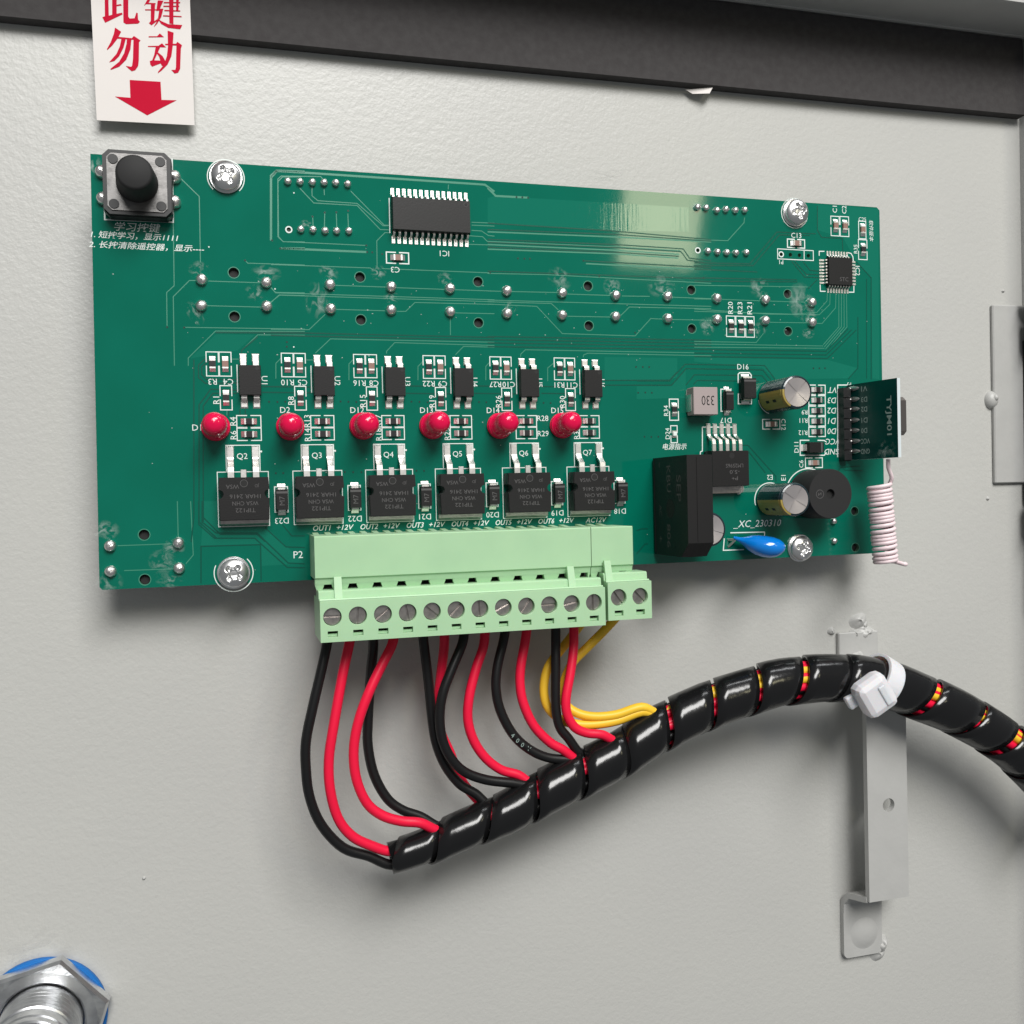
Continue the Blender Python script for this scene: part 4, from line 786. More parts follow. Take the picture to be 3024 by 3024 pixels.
o = link('flux_smear', fme, mod); o.location = (-.03, *(-62.21, 12.17)); o.rotation_euler = (0, PI/2, 0); o.scale = (6.5, 6.0, 1)
bb = MB(); bb.box(172.9, -64.2, .05, 174.9, -46.0, 2.3)
for i in range(7): bb.box(172.8, -64.2+2.6*i+.2, 2.2, 174.9, -64.2+2.6*i+2.2, 2.6)
bb.build('pin_header', 'blackpl', PCB)
# aerial
c0, c1 = Vector((*(177.92, -70.4), 9.0)), Vector((*(179.44, -89.79), 9.0)); ax = (c1-c0); Lc = ax.length; ax.normalize(); u = Vector((1, 0, 0)); u = (u - ax*u.dot(ax)).normalized(); w = ax.cross(u); NT = 18; R0 = 2.55
hz = Vector((*(178.39, -64.28), 12.0)); hel = []
for i in range(NT*16+1):
    t = i/(NT*16); a = 2*PI*NT*t + .3; jit = .05*math.sin(t*91) + .04*math.sin(t*37)
    hel.append(c0 + ax*(Lc*(t + .012*math.sin(t*23))) + u*((R0+jit)*math.cos(a)) + w*((R0+jit)*math.sin(a)))
leadin = spline([hz, hz.lerp(hel[0], .35) + Vector((-.3, 0, .3)), hz.lerp(hel[0], .75) + Vector((.2, 0, .6)), hel[0]], 5)
tail = spline([hel[-1], hel[-1] + Vector((1.2, -.5, 1.8)), Vector((*(184.07, -89.85), 10.0))], 4)
bb = MB(); bb.tube(leadin[:-1] + hel + tail[1:], .51, 8)
lab(bb.build('aerial_coil', 'coil', PCB), 'pinkish white coiled wire aerial hanging off the right edge')

# ---- green header sockets (soldered) for the two plugs
def header(x0, x1, n, first, label):
    bb = MB()
    bb.extx([(-78.35, .05), (-78.35, 11.8), (-78.55, 12.0), (-86.85, 12.0), (-87.2, 11.55), (-87.2, .05)], x0, x1)
    for i in range(int((x1-x0)/2.54)): bb.hull([(x0+.5+2.54*i, -77.9, .1), (x0+1.7+2.54*i, -77.9, .1), (x0+.5+2.54*i, -78.4, 5.9), (x0+1.7+2.54*i, -78.4, 5.9), (x0+.5+2.54*i, -78.4, .1), (x0+1.7+2.54*i, -78.4, .1)])
    cuts = [first + 5.075*i for i in range(n)]; a = x0
    def tooth(a, c): bb.hull([(a, -88.2, 11.21), (c, -88.2, 11.21), (a, -88.2, 9.4), (c, -88.2, 9.4), (a, -88.5, 11.1), (c, -88.5, 11.1), (a+.35, -89.55, 10.75), (c-.35, -89.55, 10.75), (a+.35, -89.55, 9.4), (c-.35, -89.55, 9.4)])
    for c in cuts: tooth(a, c-.8); a = c+.8
    tooth(a, x1)
    bb.extx([(-87.1, 9.4), (-87.1, 11.6), (-88.3, 11.2), (-88.3, 9.4)], x0+.001, x1-.001)
    bb.box(x0+.2, -89.3, 7.6, x1-.2, -87.0, 7.9, m=1)
    return lab(bb.build('terminal_header', ['plug', 'dark'], PCB), label)
header(41.8, 101.55, 12, 44.4, 'long pale green socket for the twelve screw plug')
header(101.7, 111.5, 2, 104.2, 'short pale green socket for the two screw plug')

# ================================================================ fixing screws
def pan_head():
    bb = MB(); n = 64; K = 37; vs = []                       # square grid eased onto a disc keeps the cross crisp
    for j in range(K):
        for i in range(K):
            u, v = 2*i/(K-1)-1, 2*j/(K-1)-1; x, y = 3.0*u*math.sqrt(1-v*v/2), 3.0*v*math.sqrt(1-u*u/2); r = math.hypot(x, y)
            z = .75 + 1.75*math.sqrt(max(0, 1 - (r/3.25)**2)); d = min(abs(x), abs(y)); lim = max(abs(x), abs(y))
            arm = max(0, min(1, (.52-d)/.22))*max(0, min(1, (1.95-lim)/.5)); core = max(0, min(1, (1.25-r)/.5))
            vs.append((x, y, z - 1.0*max(arm, core*1.1)))
    bb.add(vs, [(j*K+i, j*K+i+1, (j+1)*K+i+1, (j+1)*K+i) for j in range(K-1) for i in range(K-1)], True)
    bb.lathe([(3.0, 1.35), (3.0, .35), (2.6, .3)], 0, 0, n, sharp=True)
    return bb
def washer():
    bb = MB(); bb.lathe([(1.6, .06), (3.35, .06), (3.4, .12), (3.4, .38), (3.3, .45), (1.6, .45)], 0, 0, 36, sharp=True); return bb
hm, wm = pan_head().mesh('head', ['chrome']), washer().mesh('washer', ['chrome'])
for q, rz, l_ in zip(SCR, (.5, .25, .9, 1.3), ('silver cross head screw beside the black push button', 'silver cross head screw at the top right, beside the small capacitors marked C1 and C2',
        'silver cross head screw low on the board, left of the marking P2', 'silver cross head screw beside the bright blue capacitor')):
    t = thing('fixing_screw', l_, 'screw', (*q, .03), 'screws fixing the circuit board', rz)
    link('head', hm, t); link('washer', wm, t)

# ================================================================ pluggable screw terminals
def screw_mesh():
    bb = MB(); r, g = 1.72, .24; bb.disc(0, 0, -.45, r, 24)
    for s in (-1, 1):
        a0 = math.asin(g/r); pts = [(r*math.cos(a0 + (PI-2*a0)*i/12), s*r*math.sin(a0 + (PI-2*a0)*i/12)) for i in range(13)]
        bb.prism(pts, -.5, 0.0); ins = [(x*.93, g + (abs(y)-g)*.93 if s > 0 else -(g + (abs(y)-g)*.93)) for x, y in pts]
        bb.prism(ins, -.02, .07)
    bb.lathe([(r, -1.2), (r, -.4)], 0, 0, 24); return bb.mesh('screw', ['steel'])
scm = screw_mesh()
TZ = 16.0
def plug(x0, x1, yo, sx, sy, angs, latches, label, rz=0.0):
    """x0..x1 wide, face from yo down, a screw at each sx"""
    t = thing('terminal_plug', label, 'connector', ((x0+x1)/2, yo-4, 0), 'green screw terminal plugs', rz); ox, oy = (x0+x1)/2, yo-4
    L = lambda x, y: (x-ox, y-oy)
    bb = MB(); y0, y1 = yo, yo-8.25
    bb.extx([(y-oy, z) for y, z in [(y0+1.9, 8.0), (y0+1.9, 13.2), (y0+1.6, 13.6), (y0+.25, 13.75), (y0+.0, 14.2), (y0, 14.0), (y1, 14.0), (y1, 2.2), (y0, 2.2), (y0, 8.0)]], x0-ox, x1-ox)
    bb.extx([(y-oy, z) for y, z in [(y0+.32, 13.7), (y0+.32, 14.9), (y0+.05, 15.0), (y0+.05, 13.7)]], x0-ox+.05, x1-ox-.05)
    holes = [circ(L(x, sy), 1.85, 24) for x in sx] + [rect(*L(x-1.02, sy-4.0), *L(x+1.02, sy-2.85)) for x in sx]
    vs, fs = plate(rect(*L(x0, y1), *L(x1, y0)), holes, 14.003, TZ); bb.add(vs, fs)
    for x in sx:
        a = L(x-1.02, sy-4.0); bb.box(a[0]+.05, a[1]+.05, 14.0, a[0]+1.99, a[1]+.55, 15.2)
        c_ = L(x, sy); bb.disc(c_[0], c_[1], 14.01, 1.84, 20, 1); q = L(x, sy-3.42); bb.add([(q[0]-1, q[1]-.02, 14.006), (q[0]+1, q[1]-.02, 14.006), (q[0]+1, q[1]+.55, 14.006), (q[0]-1, q[1]+.55, 14.006)], [(0, 1, 2, 3)], m=1)
    bb.build('body', ['plug', 'dark'], t)
    for x, a in zip(sx, angs): link('screw', scm, t, (*L(x, sy), TZ-.95), math.radians(a))
    for x in latches:
        bb = MB(); a = L(x, yo)
        bb.hull([(a[0]-.8, a[1]+.3, 13.2), (a[0]+.8, a[1]+.3, 13.2), (a[0]-.8, a[1]+.3, 14.3), (a[0]+.8, a[1]+.3, 14.3), (a[0]-.75, a[1]+4.2, 12.5), (a[0]+.75, a[1]+4.2, 12.5), (a[0]-.75, a[1]+4.6, 13.1), (a[0]+.75, a[1]+4.6, 13.1), (a[0]-.75, a[1]+4.6, 12.4), (a[0]+.75, a[1]+4.6, 12.4)])
        bb.build('latch', 'plug', t)
    return t
sx12 = [44.68 + 5.073*i for i in range(12)]
plug(42.25, 103.1, -91.25, sx12, -94.45, [0, 85, 38, 100, -40, 47, 92, 26, 55, 2, 12, 90], [46.2, 96.3], 'long pale green plug holding a row of twelve slotted screws')
plug(103.75, 114.0, -90.35, [106.25, 111.3], -93.65, [-55, -48], [104.9], 'short pale green plug holding two slotted screws and the yellow wires')

# ================================================================ wires and the spiral wrapped bundle
AX = [(56.74,-148.5,4.2),(61.48,-147.66,4.4),(66.61,-146.25,4.7),(71.81,-144.49,5),(77.08,-142.8,5.2),(82.1,-141.52,5.4)] + [(88.44,-138.78,5.6),(93.69,-136.76,5.6),(99.29,-134.7,5.6),(104.37,-132.83,5.6),(109.48,-130.85,5.7),(114.35,-128.37,5.8),(119.23,-125.83,6),(124.14,-123.93,6.2),(129.26,-122.11,6.4)] + [(132.72,-120.93,6.6),(138.98,-119.48,6.8),(144.95,-118.15,6.9),(150.56,-117.13,7),(156.06,-116.88,7),(161.63,-116.89,7),(167.49,-117.25,7),(172.96,-117.89,7),(178.96,-119.37,7),(184.09,-121.13,7),(188.32,-122.91,7),(194.11,-125.31,6.9),(200.47,-128.18,6.8),(206.41,-131.43,6.7),(212.94,-135.24,6.6),(218.04,-138.87,6.5),(223.79,-143.9,6.3),(230.02,-150.3,6.2),(236.42,-157.92,6)]
AXP = spline(AX, 10)
S_ = [0.0]
for p_, q_ in zip(AXP[:-1], AXP[1:]): S_.append(S_[-1] + (q_-p_).length)
SL = S_[-1]
def ax_at(s):
    s = max(0.0, min(SL-1e-4, s)); lo, hi = 0, len(S_)-1
    while hi-lo > 1:
        m = (lo+hi)//2
        if S_[m] <= s: lo = m
        else: hi = m
    t = (s-S_[lo])/max(1e-9, S_[hi]-S_[lo]); P = AXP[lo].lerp(AXP[hi], t)
    a, b_ = AXP[max(lo-2, 0)], AXP[min(hi+2, len(AXP)-1)]; T = (b_-a).normalized()
    Z = Vector((0, 0, 1)); Z = (Z - T*T.z).normalized(); U = Z.cross(T)
    return P, Z, U, T
RT = [(-5, 3.3), (0, 3.35), (10, 3.9), (22, 4.5), (33, 4.9), (45, 5.2), (90, 5.55), (135, 5.95), (400, 5.95)]
def wrap_r(s):
    for (a, r0), (c, r1) in zip(RT[:-1], RT[1:]):
        if s <= c: return r0 + (r1-r0)*max(0, (s-a)/(c-a))
    return RT[-1][1]
def near_s(p):
    p = Vector(p); i = min(range(len(AXP)), key=lambda k: (AXP[k].xy - p.xy).length); return S_[i]
bundle = []
def wire(col, label, pts, ang, rk, name, start=None):
    """free path in the open, then along the bundle at angle ang (0 faces the viewer, 90 is up)"""
    a = [Vector(q) for q in pts]; s0 = near_s(a[-1]); path = a[:-1]; P, Z, U, T = ax_at(s0)
    d = a[-1] - P; fe = math.degrees(math.atan2(d.dot(U), d.dot(Z))); turn = (ang - fe + 180) % 360 - 180; s = s0
    while s < SL:
        P, Z, U, T = ax_at(s); k = min(1, (s-s0)/34); R = (wrap_r(s) - 1.75 - .4*k)*(1 + (rk-1)*k); t = math.radians(fe + turn*k*k*(3-2*k) + 4*k*math.sin(s*.05 + ang))
        path.append(P + (Z*math.cos(t) + U*math.sin(t))*R); s += 5.5
    bb = MB(); bb.tube(spline(path, 5), 1.08, 10)
    o = bb.build(name, 'w'+col); tag(o, label, 'wire', 'wires of the cable bundle'); bundle.append(o); return o
wire('black', 'black wire from the leftmost terminal screw, outermost of the hanging loops', [(44.66,-99.06,4),(44.42,-101.39,5),(43.12,-106.35,6),(41.01,-114.26,6.5),(39.5,-120.92,6.5),(39.3,-126.38,6.3),(39.9,-132.79,6),(42.18,-139.21,5.5),(46.69,-144.86,5),(52.2,-147.56,4.4),(56.68,-148.55,4.2)], -35, .95, 'black_wire')
wire('red', 'red wire just inside the outermost black loop', [(49.62,-99.36,4),(49.09,-101.69,5),(47.38,-107.99,6.2),(45.13,-118.59,7),(44.02,-125.3,7),(44.12,-131.58,7),(45.62,-137.91,6.5),(48.55,-142.27,6),(52.69,-145.04,5.4),(56.86,-146.31,5.2)], 25, .98, 'red_wire')
wire('black', 'black wire passing behind the inner red loop under the third screw', [(54.51,-99.79,3),(54.42,-103.43,3),(53.77,-109.06,2.6),(52.97,-118.86,2.5),(52.82,-124.45,2.6),(53.97,-130.7,2.8),(56.62,-136,3),(59.92,-138.85,3.2),(63.84,-140.65,3.4),(68.1,-142.16,3.6)], 150, .9, 'black_wire')
wire('red', 'red wire from the fourth screw leaning left over a black one', [(58.93,-99.93,4),(58.15,-102.55,5),(55.8,-106.42,6),(52.77,-111.82,7),(50.41,-117.63,7.2),(49.22,-123.56,7.2),(49.55,-129.63,7.2),(51.62,-135.13,7),(54.87,-138.31,6.8),(59.03,-140.1,6.6),(63.25,-141.03,6.5),(67.39,-141.48,6.4)], 62, 1.0, 'red_wire')
wire('black', 'black wire from the fifth screw bending down beneath another black loop', [(65.37,-100.16,3),(65.51,-102.73,3),(66.33,-111.33,3),(66.98,-119.95,3),(67.74,-125.12,3.2),(69.61,-130.11,3.4),(72.65,-134.36,3.7),(76.05,-136.71,4),(79.23,-138.09,4.2)], 190, .9, 'black_wire')
wire('red', 'red wire mostly hidden behind two black wires in the middle', [(70.3,-100.52,2.5),(70.15,-104.57,2.2),(69.31,-111.24,1.5),(68.63,-117.59,1.2),(69.09,-122.82,1.2),(71.04,-127.58,1.4),(72.83,-132.87,1.8),(75.6,-137.11,2.2),(78.68,-139.16,2.8)], -88, .95, 'red_wire')
wire('black', 'black wire from the sixth screw sweeping across in front of the hidden red one', [(74.44,-100.58,4),(73.65,-103.26,5),(71.03,-108.33,6),(68.85,-113.16,6.5),(67.98,-117.88,6.5),(68.26,-122.69,6.5),(69.88,-127.08,6.5),(73.01,-130.84,6.3),(77.94,-133.22,6.2),(83.84,-134.54,6.2),(88,-135,6.3)], 108, 1.0, 'black_wire')
wire('red', 'red wire from the seventh screw, third red loop from the left', [(79.41,-101.01,3),(78.79,-104.36,3.6),(76.79,-108.99,4.4),(74.93,-115.05,5),(74.54,-120.17,5),(75.81,-124.86,5),(78.36,-128.83,5),(81.86,-131.77,5),(85.66,-133.2,5.2),(88.55,-133.74,5.6)], -62, 1.0, 'red_wire')
wire('black', 'black wire printed 400V in the right half of the loops', [(84.14,-100.11,3.5),(83.21,-103.53,4.2),(81.53,-108.77,5),(80.97,-113.56,5.4),(81.83,-118.49,5.6),(84.47,-123.85,5.8),(88.02,-127.42,6),(92.21,-129.69,6.2),(97.05,-130.6,6.4),(99.62,-130.63,6.6)], 130, .98, 'black_wire')
wire('red', 'red wire from the ninth screw, just inside the black one printed 400V', [(89.09,-100.41,3.5),(88.28,-103.86,4.2),(86.91,-109.15,5),(86.55,-113.16,5.4),(87.1,-117.24,5.8),(89.23,-122.27,6.2),(92.74,-126.2,6.6),(95.81,-128.17,6.8),(99.22,-128.91,7)], -14, 1.0, 'red_wire')
wire('black', 'black wire hanging straight down in front of the yellow wires', [(95.67,-100.73,4),(95.38,-105.65,4.5),(95.12,-109.72,5),(94.75,-117.92,5.5),(95.35,-122.89,5.8),(97.31,-125.79,6),(100.41,-128.11,6.2)], 170, .75, 'black_wire')
wire('red', 'red wire curling in front of the yellow wires, shortest of the red loops', [(100.02,-100.99,4),(99.46,-105.85,5),(98.24,-111.17,6),(96.81,-116.45,6.8),(96.86,-120,7),(98.41,-123.12,7.2),(101.22,-124.71,7.4),(104.96,-125.42,7.6),(108.15,-125.38,7.8)], 80, 1.0, 'red_wire')
wire('yellow', 'yellow wire slanting down from the short plug, upper one of the two', [(111.32,-99.21,3),(107.9,-102.42,3),(103.67,-106.15,2.8),(100.15,-109.5,2.4),(98.1,-113.8,2),(97.51,-117.1,2.2),(98.37,-119.46,3.4),(100.79,-121,4.8),(104.34,-121.7,5.6),(109.11,-121.43,6.4),(114.85,-120.05,7.2),(118.35,-119.35,7.6)], 48, 1.0, 'yellow_wire')
wire('yellow', 'yellow wire making the wider loop behind the straight black wire', [(104.14,-98.92,2),(100.58,-103.29,1.6),(97.74,-106.53,1.4),(94.57,-110.28,1.3),(93.34,-114.95,1.4),(93.84,-119.09,2),(96.24,-121.95,3.4),(99.34,-123.08,4.6),(103.48,-123.46,5.4),(109.16,-122.88,6.2),(114.91,-121.17,7),(118.33,-120.25,7.6)], 18, 1.0, 'yellow_wire')
# print on one wire
bb = MB()
for s_, q, a, h in (('4', (84.12, -123.83), -40, 1.0), ('0', (85.22, -125.1), -36, 1.0), ('0', (86.31, -126.14), -32, 1.0), ('V', (87.77, -127.13), -26, 1.0)): text(bb, s_, (*q, 7.0), h, a)
o = bb.build('wire_print', 'modprint'); w9 = bundle[8]
o.parent = w9; o.matrix_parent_inverse = w9.matrix_world.inverted(); o.location = (0, 0, 0); o.rotation_euler = (0, 0, 0); o.matrix_parent_inverse = Matrix.Identity(4)

# spiral wrap: one ribbon wound round the bundle, each turn meeting the next at these stations
rnd = random.Random(5); bb = MB(); per = 44; NV = 5; cols = []
SB = [0.0] + [near_s(q) for q in [(67.58,-148.46),(78.61,-144.25)] + [(89.69,-140.31),(101.12,-136.15),(111.71,-132.53),(122.24,-127.31),(132.77,-123.7)] + [(143.57,-121.2),(155.23,-118.31),(166.12,-118.43),(177.69,-119.44),(190.88,-123.47),(204.44,-128.97),(216.33,-135.32),(226.13,-142.7)]]
while SB[-1] < SL - 4: SB.append(SB[-1] + 10.4)
FILL = [1.0, .985, .965, .94, 1.0, .915, .93, .93, .87, 1.02, .96, .86, .94, .83] + [.95]*8
def eS(k):
    i = int(math.floor(k)); f = k - i
    if i < 0: return SB[0] + k*10.4
    if i >= len(SB)-1: return SB[-1] + (k - len(SB) + 1)*10.4
    return SB[i] + (SB[i+1]-SB[i])*f
def fS(k):
    k -= .5; i = int(math.floor(k)); f = k - i; g = lambda j: FILL[max(0, min(len(FILL)-1, j))]
    f = f*f*(3-2*f); return g(i)*(1-f) + g(i+1)*f
k0 = -.97
for i in range(int((len(SB)-1-k0)*per)):
    k = k0 + i/per; th = 2*PI*k; e0, e1 = eS(k), eS(k+1); w_ = fS(k+.5)
    col = []
    for lay in (0, 1):
        for j in range(NV):
            v = j/(NV-1); v = v if lay == 0 else 1-v
            sv = max(0.0, e0 + (e1-e0)*v*w_); P, Z, U, T = ax_at(sv)
            R = wrap_r((e0+e1)/2) + (wrap_r(sv)-wrap_r((e0+e1)/2))*.45 + .24*(.5-v) - (.03 if v in (0, 1) else 0) + .06*math.sin(k*2.3) - (.55 if lay else 0)
            col.append(P + (Z*math.cos(th) + U*math.sin(th))*R)
    cols.append(col)
K = 2*NV; vs = [tuple(q) for c_ in cols for q in c_]
fs = [(i*K+j, i*K+(j+1) % K, (i+1)*K+(j+1) % K, (i+1)*K+j) for i in range(len(cols)-1) for j in range(K)]
bb.add(vs, fs, True); bb.add(vs[:K], [tuple(range(K))]); bb.add(vs[-K:], [tuple(range(K))])
tag(bb.build('spiral_wrap', 'wrap'), 'glossy black spiral wrap wound around the bundle of wires', 'cable wrap')

# cable tie round the bundle at the bracket
sT = near_s((177.66, -118.96)); P, Z, U, T = ax_at(sT)
tie = thing('cable_tie', 'milky white cable tie holding the black cable bundle to the bracket', 'cable tie', tuple(P))
T2 = (T - U*.30).normalized(); R1 = wrap_r(sT) - .1; bb = MB(); n = 48; vs = []
for i in range(n):
    a = 2*PI*i/n; d = Z*math.cos(a)*(1.0 if math.cos(a) > 0 else 1.1) + U*math.sin(a) + T*(.32*math.sin(a))
    for r, v in ((R1, -2.3), (R1+.8, -2.3), (R1+.8, 2.3), (R1, 2.3)): vs.append(d*r + T2*v)
bb.add(vs, [(4*i+j, 4*i+(j+1) % 4, 4*((i+1) % n)+(j+1) % 4, 4*((i+1) % n)+j) for i in range(n) for j in range(4)]); bb.build('strap', 'tie', tie)
hc = Vector((*(171.29, -120.24), 15.0)) - P; e1 = (T2*.86 - U*.5).normalized(); e2 = Z; e2 = (Vector((0, -.25, 1)) - e1*e1.dot(Vector((0, -.25, 1)))).normalized(); e3 = e2.cross(e1)
bb = MB(); bb.rbox(-4.6, -4.2, -3.4, 4.6, 4.2, 2.0, 1.7); bb.rbox(-2.2, .7, 1.4, 3.0, 2.4, 2.4, .3); bb.rbox(-2.6, -6.2, -3.6, .9, -3.4, -1.6, .5)
bb.v = [tuple(hc + e1*x + e3*y + e2*z) for x, y, z in bb.v]; bb.build('lock_head', 'tie', tie)

# ================================================================ bracket welded to the door
br = thing('cable_bracket', 'grey painted steel strip bracket standing off the door under the cable bundle', 'bracket', (184, -150, 0))
bx = lambda v: [(x-184, y+150, z) for x, y, z in v]
BS = -1.0
bb = MB(); vs, fs = plate(rect(180.25, -177.3, 192.15, -119.0), [circ((186.47, -152.84), 1.75, 20)], BS-1.6, BS); bb.add(bx(vs), fs); bb.build('strip', 'paint_smooth', br)
bb = MB(); path = [(-184.0, PZ+.85), (-183.0, PZ+.85), (-180.8, PZ+1.0), (-179.2, PZ+2.2), (-178.2, -8.4), (-177.75, -6.0), (-177.4, -3.6), (-177.0, BS-1.1)]
n = len(path)
tp, bt = [], []
for i in range(n):
    a = Vector(path[max(i-1, 0)]); c_ = Vector(path[min(i+1, n-1)]); d = (c_-a).normalized(); nn = Vector((-d.y, d.x)); q = Vector(path[i]); tp.append(q+nn*.75); bt.append(q-nn*.75)
prof = tp + bt[::-1]; dx = [1.6*max(0, min(1, (z-PZ-1)/9.5)) for y, z in prof]
bb.extx([(q.x, q.y) for q in prof], 178.65, 190.4, dx=dx); rc = lambda cx_, cy_, a0: [(cx_ + 1.4*math.cos(a0 + PI/2*i/5), cy_ + 1.4*math.sin(a0 + PI/2*i/5)) for i in range(6)]
bb.prism(rc(180.05, -194.2, PI) + rc(189.0, -194.2, -PI/2) + [(190.4, -183.5), (178.65, -183.5)], PZ+.1, PZ+1.605); bb.lathe([(4.4, PZ+1.55), (3.9, PZ+1.68), (3.2, PZ+1.95), (2.2, PZ+2.25), (1.1, PZ+2.42), (.01, PZ+2.46)], 184.9, -189.6, 24); bb.v = bx(bb.v); bb.build('lower_foot', 'paint_smooth', br)
bb = MB(); bb.box(178.9, -119.8, PZ, 190.9, -109.2, PZ+1.5, .25); bb.hull([(179.2, -121.4, PZ+.2), (191, -121.4, PZ+.2), (179.2, -119.2, PZ+.2), (191, -119.2, PZ+.2), (180.3, -120.4, BS-.2), (192.1, -120.4, BS-.2), (180.3, -119.0, BS-.2), (192.1, -119.0, BS-.2)])
bb.v = bx(bb.v); bb.build('upper_foot', 'paint_smooth', br)
def lump(q, r, h, seed, name='weld_bead', parent=None):
    rn = random.Random(seed); l_ = MB(); ph = [rn.uniform(0, 6.28) for _ in range(6)]; n = 18; prof = [(1.35, -.1), (1.15, .12), (.95, .42), (.72, .72), (.45, .92), (.2, 1.0), (.01, 1.02)]; vs = []
    for rr, z in prof:
        for i in range(n):
            a = 2*PI*i/n; f = 1 + 0.12*math.sin(2*a+ph[0]) + .07*math.sin(3*a+ph[1]) + .03*math.sin(5*a+ph[2]+z*3)
            vs.append((r*rr*f*math.cos(a) + z*r*.25*math.cos(ph[3]), r*rr*f*math.sin(a) + z*r*.25*math.sin(ph[3]), h*z*(1 + .18*math.sin(2*a+ph[4]))))
    l_.add(vs, [(k*n+i, k*n+(i+1) % n, (k+1)*n+(i+1) % n, (k+1)*n+i) for k in range(len(prof)-1) for i in range(n)], True)
    return l_.build(name, 'paint_smooth', parent, bx([(*q, PZ)])[0] if parent is not None else (*q, PZ))
for q, r, h, s in (((185.81, -106.7), 2.0, 1.5, 1), ((186.77, -108.27), 1.6, 1.1, 2), ((177.59, -108.71), .9, 1.0, 3), ((187.37, -110.19), 2.2, 1.7, 4), ((184.14, -109.65), 1.0, 1.6, 5), ((190.97, -194.11), 1.9, 2.0, 6), ((189.73, -196.43), 1.8, 1.1, 7), ((184.41, -115.46), 1.7, 3.0, 8), ((190.01, -109.77), .8, .9, 10)): lump(q, r, h, s, parent=br)

# small plate welded near the right edge
hp = thing('welded_plate', 'thin painted plate welded flat to the door near its right edge', 'plate', (228, -60, 0)); hx = lambda v: [(x-228, y+60, z) for x, y, z in v]
q0, q1 = (229.94, -21.1), (229.55, -70.64)
bb = MB(); bb.box(q0[0], q1[1], PZ, 240.9, q0[1], PZ+1.25, .3); bb.v = hx(bb.v); bb.build('sheet', 'paint_smooth', hp)
rn = random.Random(3); bb = MB(); bb.dome(0, 0, -.2, 2.3, 2.1, 16, 5); bb.dome(.35, .45, 1.3, .9, 1.0, 10, 3); q = (229.79, -47.45); bb.v = [(x*.95 + q[0]-228, y*1.15 + q[1]+60, z+PZ) for x, y, z in bb.v]; bb.build('weld_nub', 'paint_smooth', hp)
# black hinge knuckle standing at the edge; long dark box stands in for shade
hg = thing('hinge', 'black hinge barrel and dark strip standing in for shade at the extreme right edge of the door', 'hinge', (245, -60, 0))
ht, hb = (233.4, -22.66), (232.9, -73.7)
bb = MB(); bb.box(237.6-245, ht[1]+60, -7.5, 241-245, ht[1]+64, -1.0, .5); bb.box(237.9-245, ht[1]+50, -7.5, 241-245, ht[1]+57.4, -2.0, .3); bb.box(238.3-245, hb[1]+50, -8, 241-245, hb[1]+58, -2, .5); bb.box(239.7-245, hb[1]+57.5, -10.8, 241-245, ht[1]+52, 2.0, .5); bb.build('knuckle_and_shade', 'blackpl', hg)
bb = MB(); bb.cyl(0, 0, -40, 45, 1.0, 12); bb.v = [(x-4.5, z-4, y-6) for x, y, z in bb.v]; bb.build('pin', 'blackpl', hg)

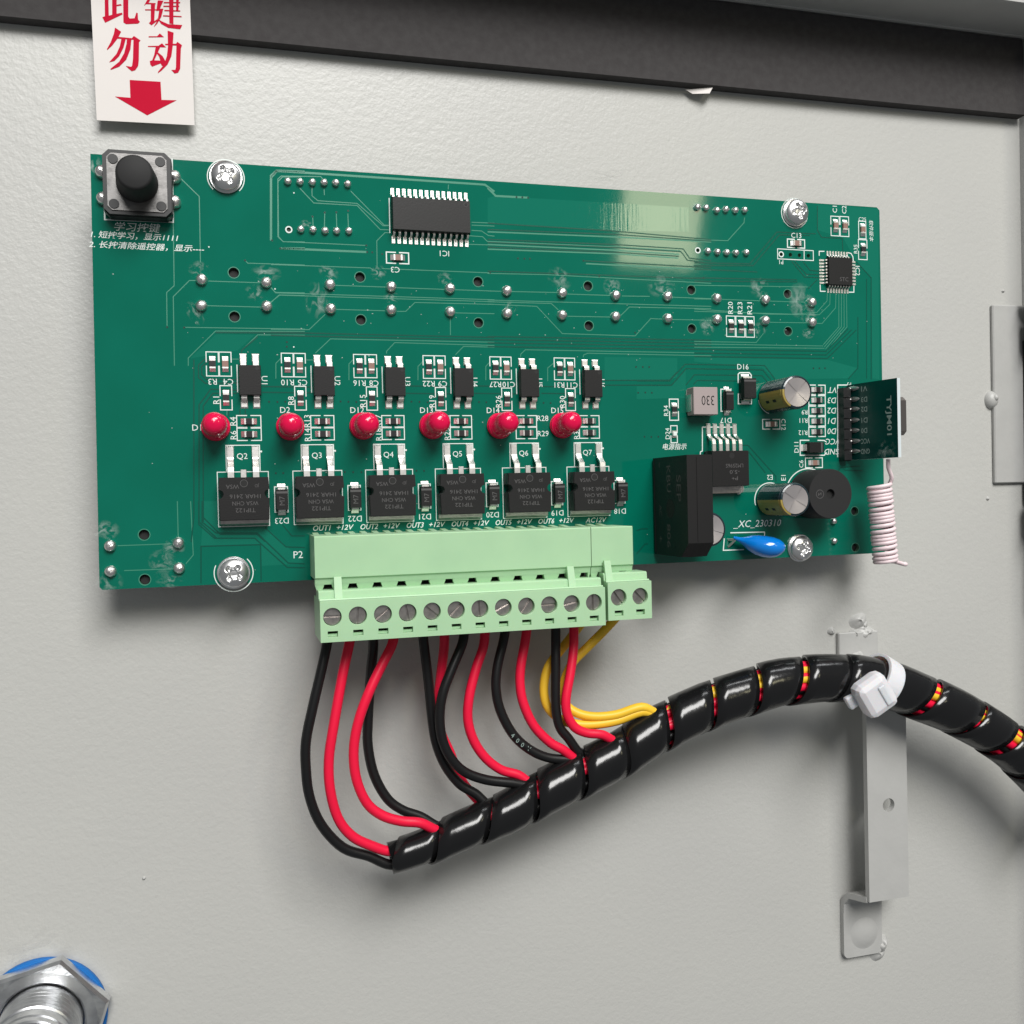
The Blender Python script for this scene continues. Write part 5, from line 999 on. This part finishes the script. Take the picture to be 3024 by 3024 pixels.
# ================================================================ threaded fitting at the lower left
GC = (-15.15, -178.82); gl = thing('cable_gland', 'large zinc hex nut with threaded tube and blue washer at lower left', 'fitting', GC)
bb = MB(); bb.lathe([(8, PZ), (12.5, PZ), (12.7, PZ+.3), (12.7, PZ+1.1), (12.5, PZ+1.35), (8, PZ+1.35)], 0, 0, 48, sharp=True); bb.build('sealing_washer', 'washer', gl)
HR = 13.7; a0 = math.radians(72.0); n = 72; lv = []
def hexr(a): return HR*math.cos(PI/6)/math.cos(((a - a0) % (PI/3)) - PI/6)
bb = MB(); vs = []
levels = [(PZ+1.4, 1), (PZ+1.9, None), (-7.9, None), (-7.2, -.955), (-7.55, .80)]
for z, lim in levels:
    for i in range(n):
        a = a0 + 2*PI*i/n; r = hexr(a); r = r*-lim if lim and lim < 0 else (min(r, lim*HR) if lim else r); vs.append((r*math.cos(a), r*math.sin(a), z))
for r, z in ((8.9, -7.7), (8.4, -8.2), (8.2, -10)):
    for i in range(n): a = a0 + 2*PI*i/n; vs.append((r*math.cos(a), r*math.sin(a), z))
bb.add(vs, [(k*n+i, k*n+(i+1) % n, (k+1)*n+(i+1) % n, (k+1)*n+i) for k in range(7) for i in range(n)]); bb.build('hex_nut', 'zinc', gl)
prof = [(8.1, PZ)]; z = -6.6
while z < -.2: prof += [(8.15, z), (7.65, z+.75), (8.15, z+1.3)]; z += 1.5
prof += [(7.8, z), (7.75, z+2.4), (7.4, z+2.9), (7.2, z+3.0), (7.15, z+2.2), (7.5, z+2.1), (7.5, z+4.2), (7.2, z+4.6), (6.1, z+4.7), (5.9, z+4.4), (5.9, -8)]
bb = MB()
for k in range(len(prof)-1): bb.lathe([prof[k], prof[k+1]], 0, 0, 56)
bb.disc(0, 0, -7.5, 5.95, 32, 1); bb.build('threaded_tube', ['zinc', 'dark'], gl)

# a few paint specks and chips on the door
for i, (q, r) in enumerate([((228.21, -74.78), .45), ((234.58, -17.04), .4), ((5.45, -152.09), .35)]):
    o = lump(q, r, r*1.1, 20+i, 'paint_speck'); tag(o, ('raised paint speck below the welded plate', 'raised paint speck above the welded plate', 'tiny raised paint speck low on the left of the door')[i], 'paint speck')

# pale scuffs on the paint
for mt, nm, spots in [('scuff', 'scuff_mark', [((-17.01, -163.33), 17, 7, .25), ((-19.36, -165.85), 9, 5, .1), ((117.44, 7.08), 12, 4, .1), ((188.54, -109.06), 6, 5, 0)])]:
    g = MB(); g.add([(-.5, -.5, 0), (.5, -.5, 0), (.5, .5, 0), (-.5, .5, 0)], [(0, 1, 2, 3)]); gm = g.mesh(nm, [mt])
    for i, (q, sx, sy, a) in enumerate(spots):
        o = link(nm, gm, DOOR, (*q, PZ + .03 + .006*i + (.06 if mt == 'scuff' else 0)), a); o.scale = (sx, sy, 1)
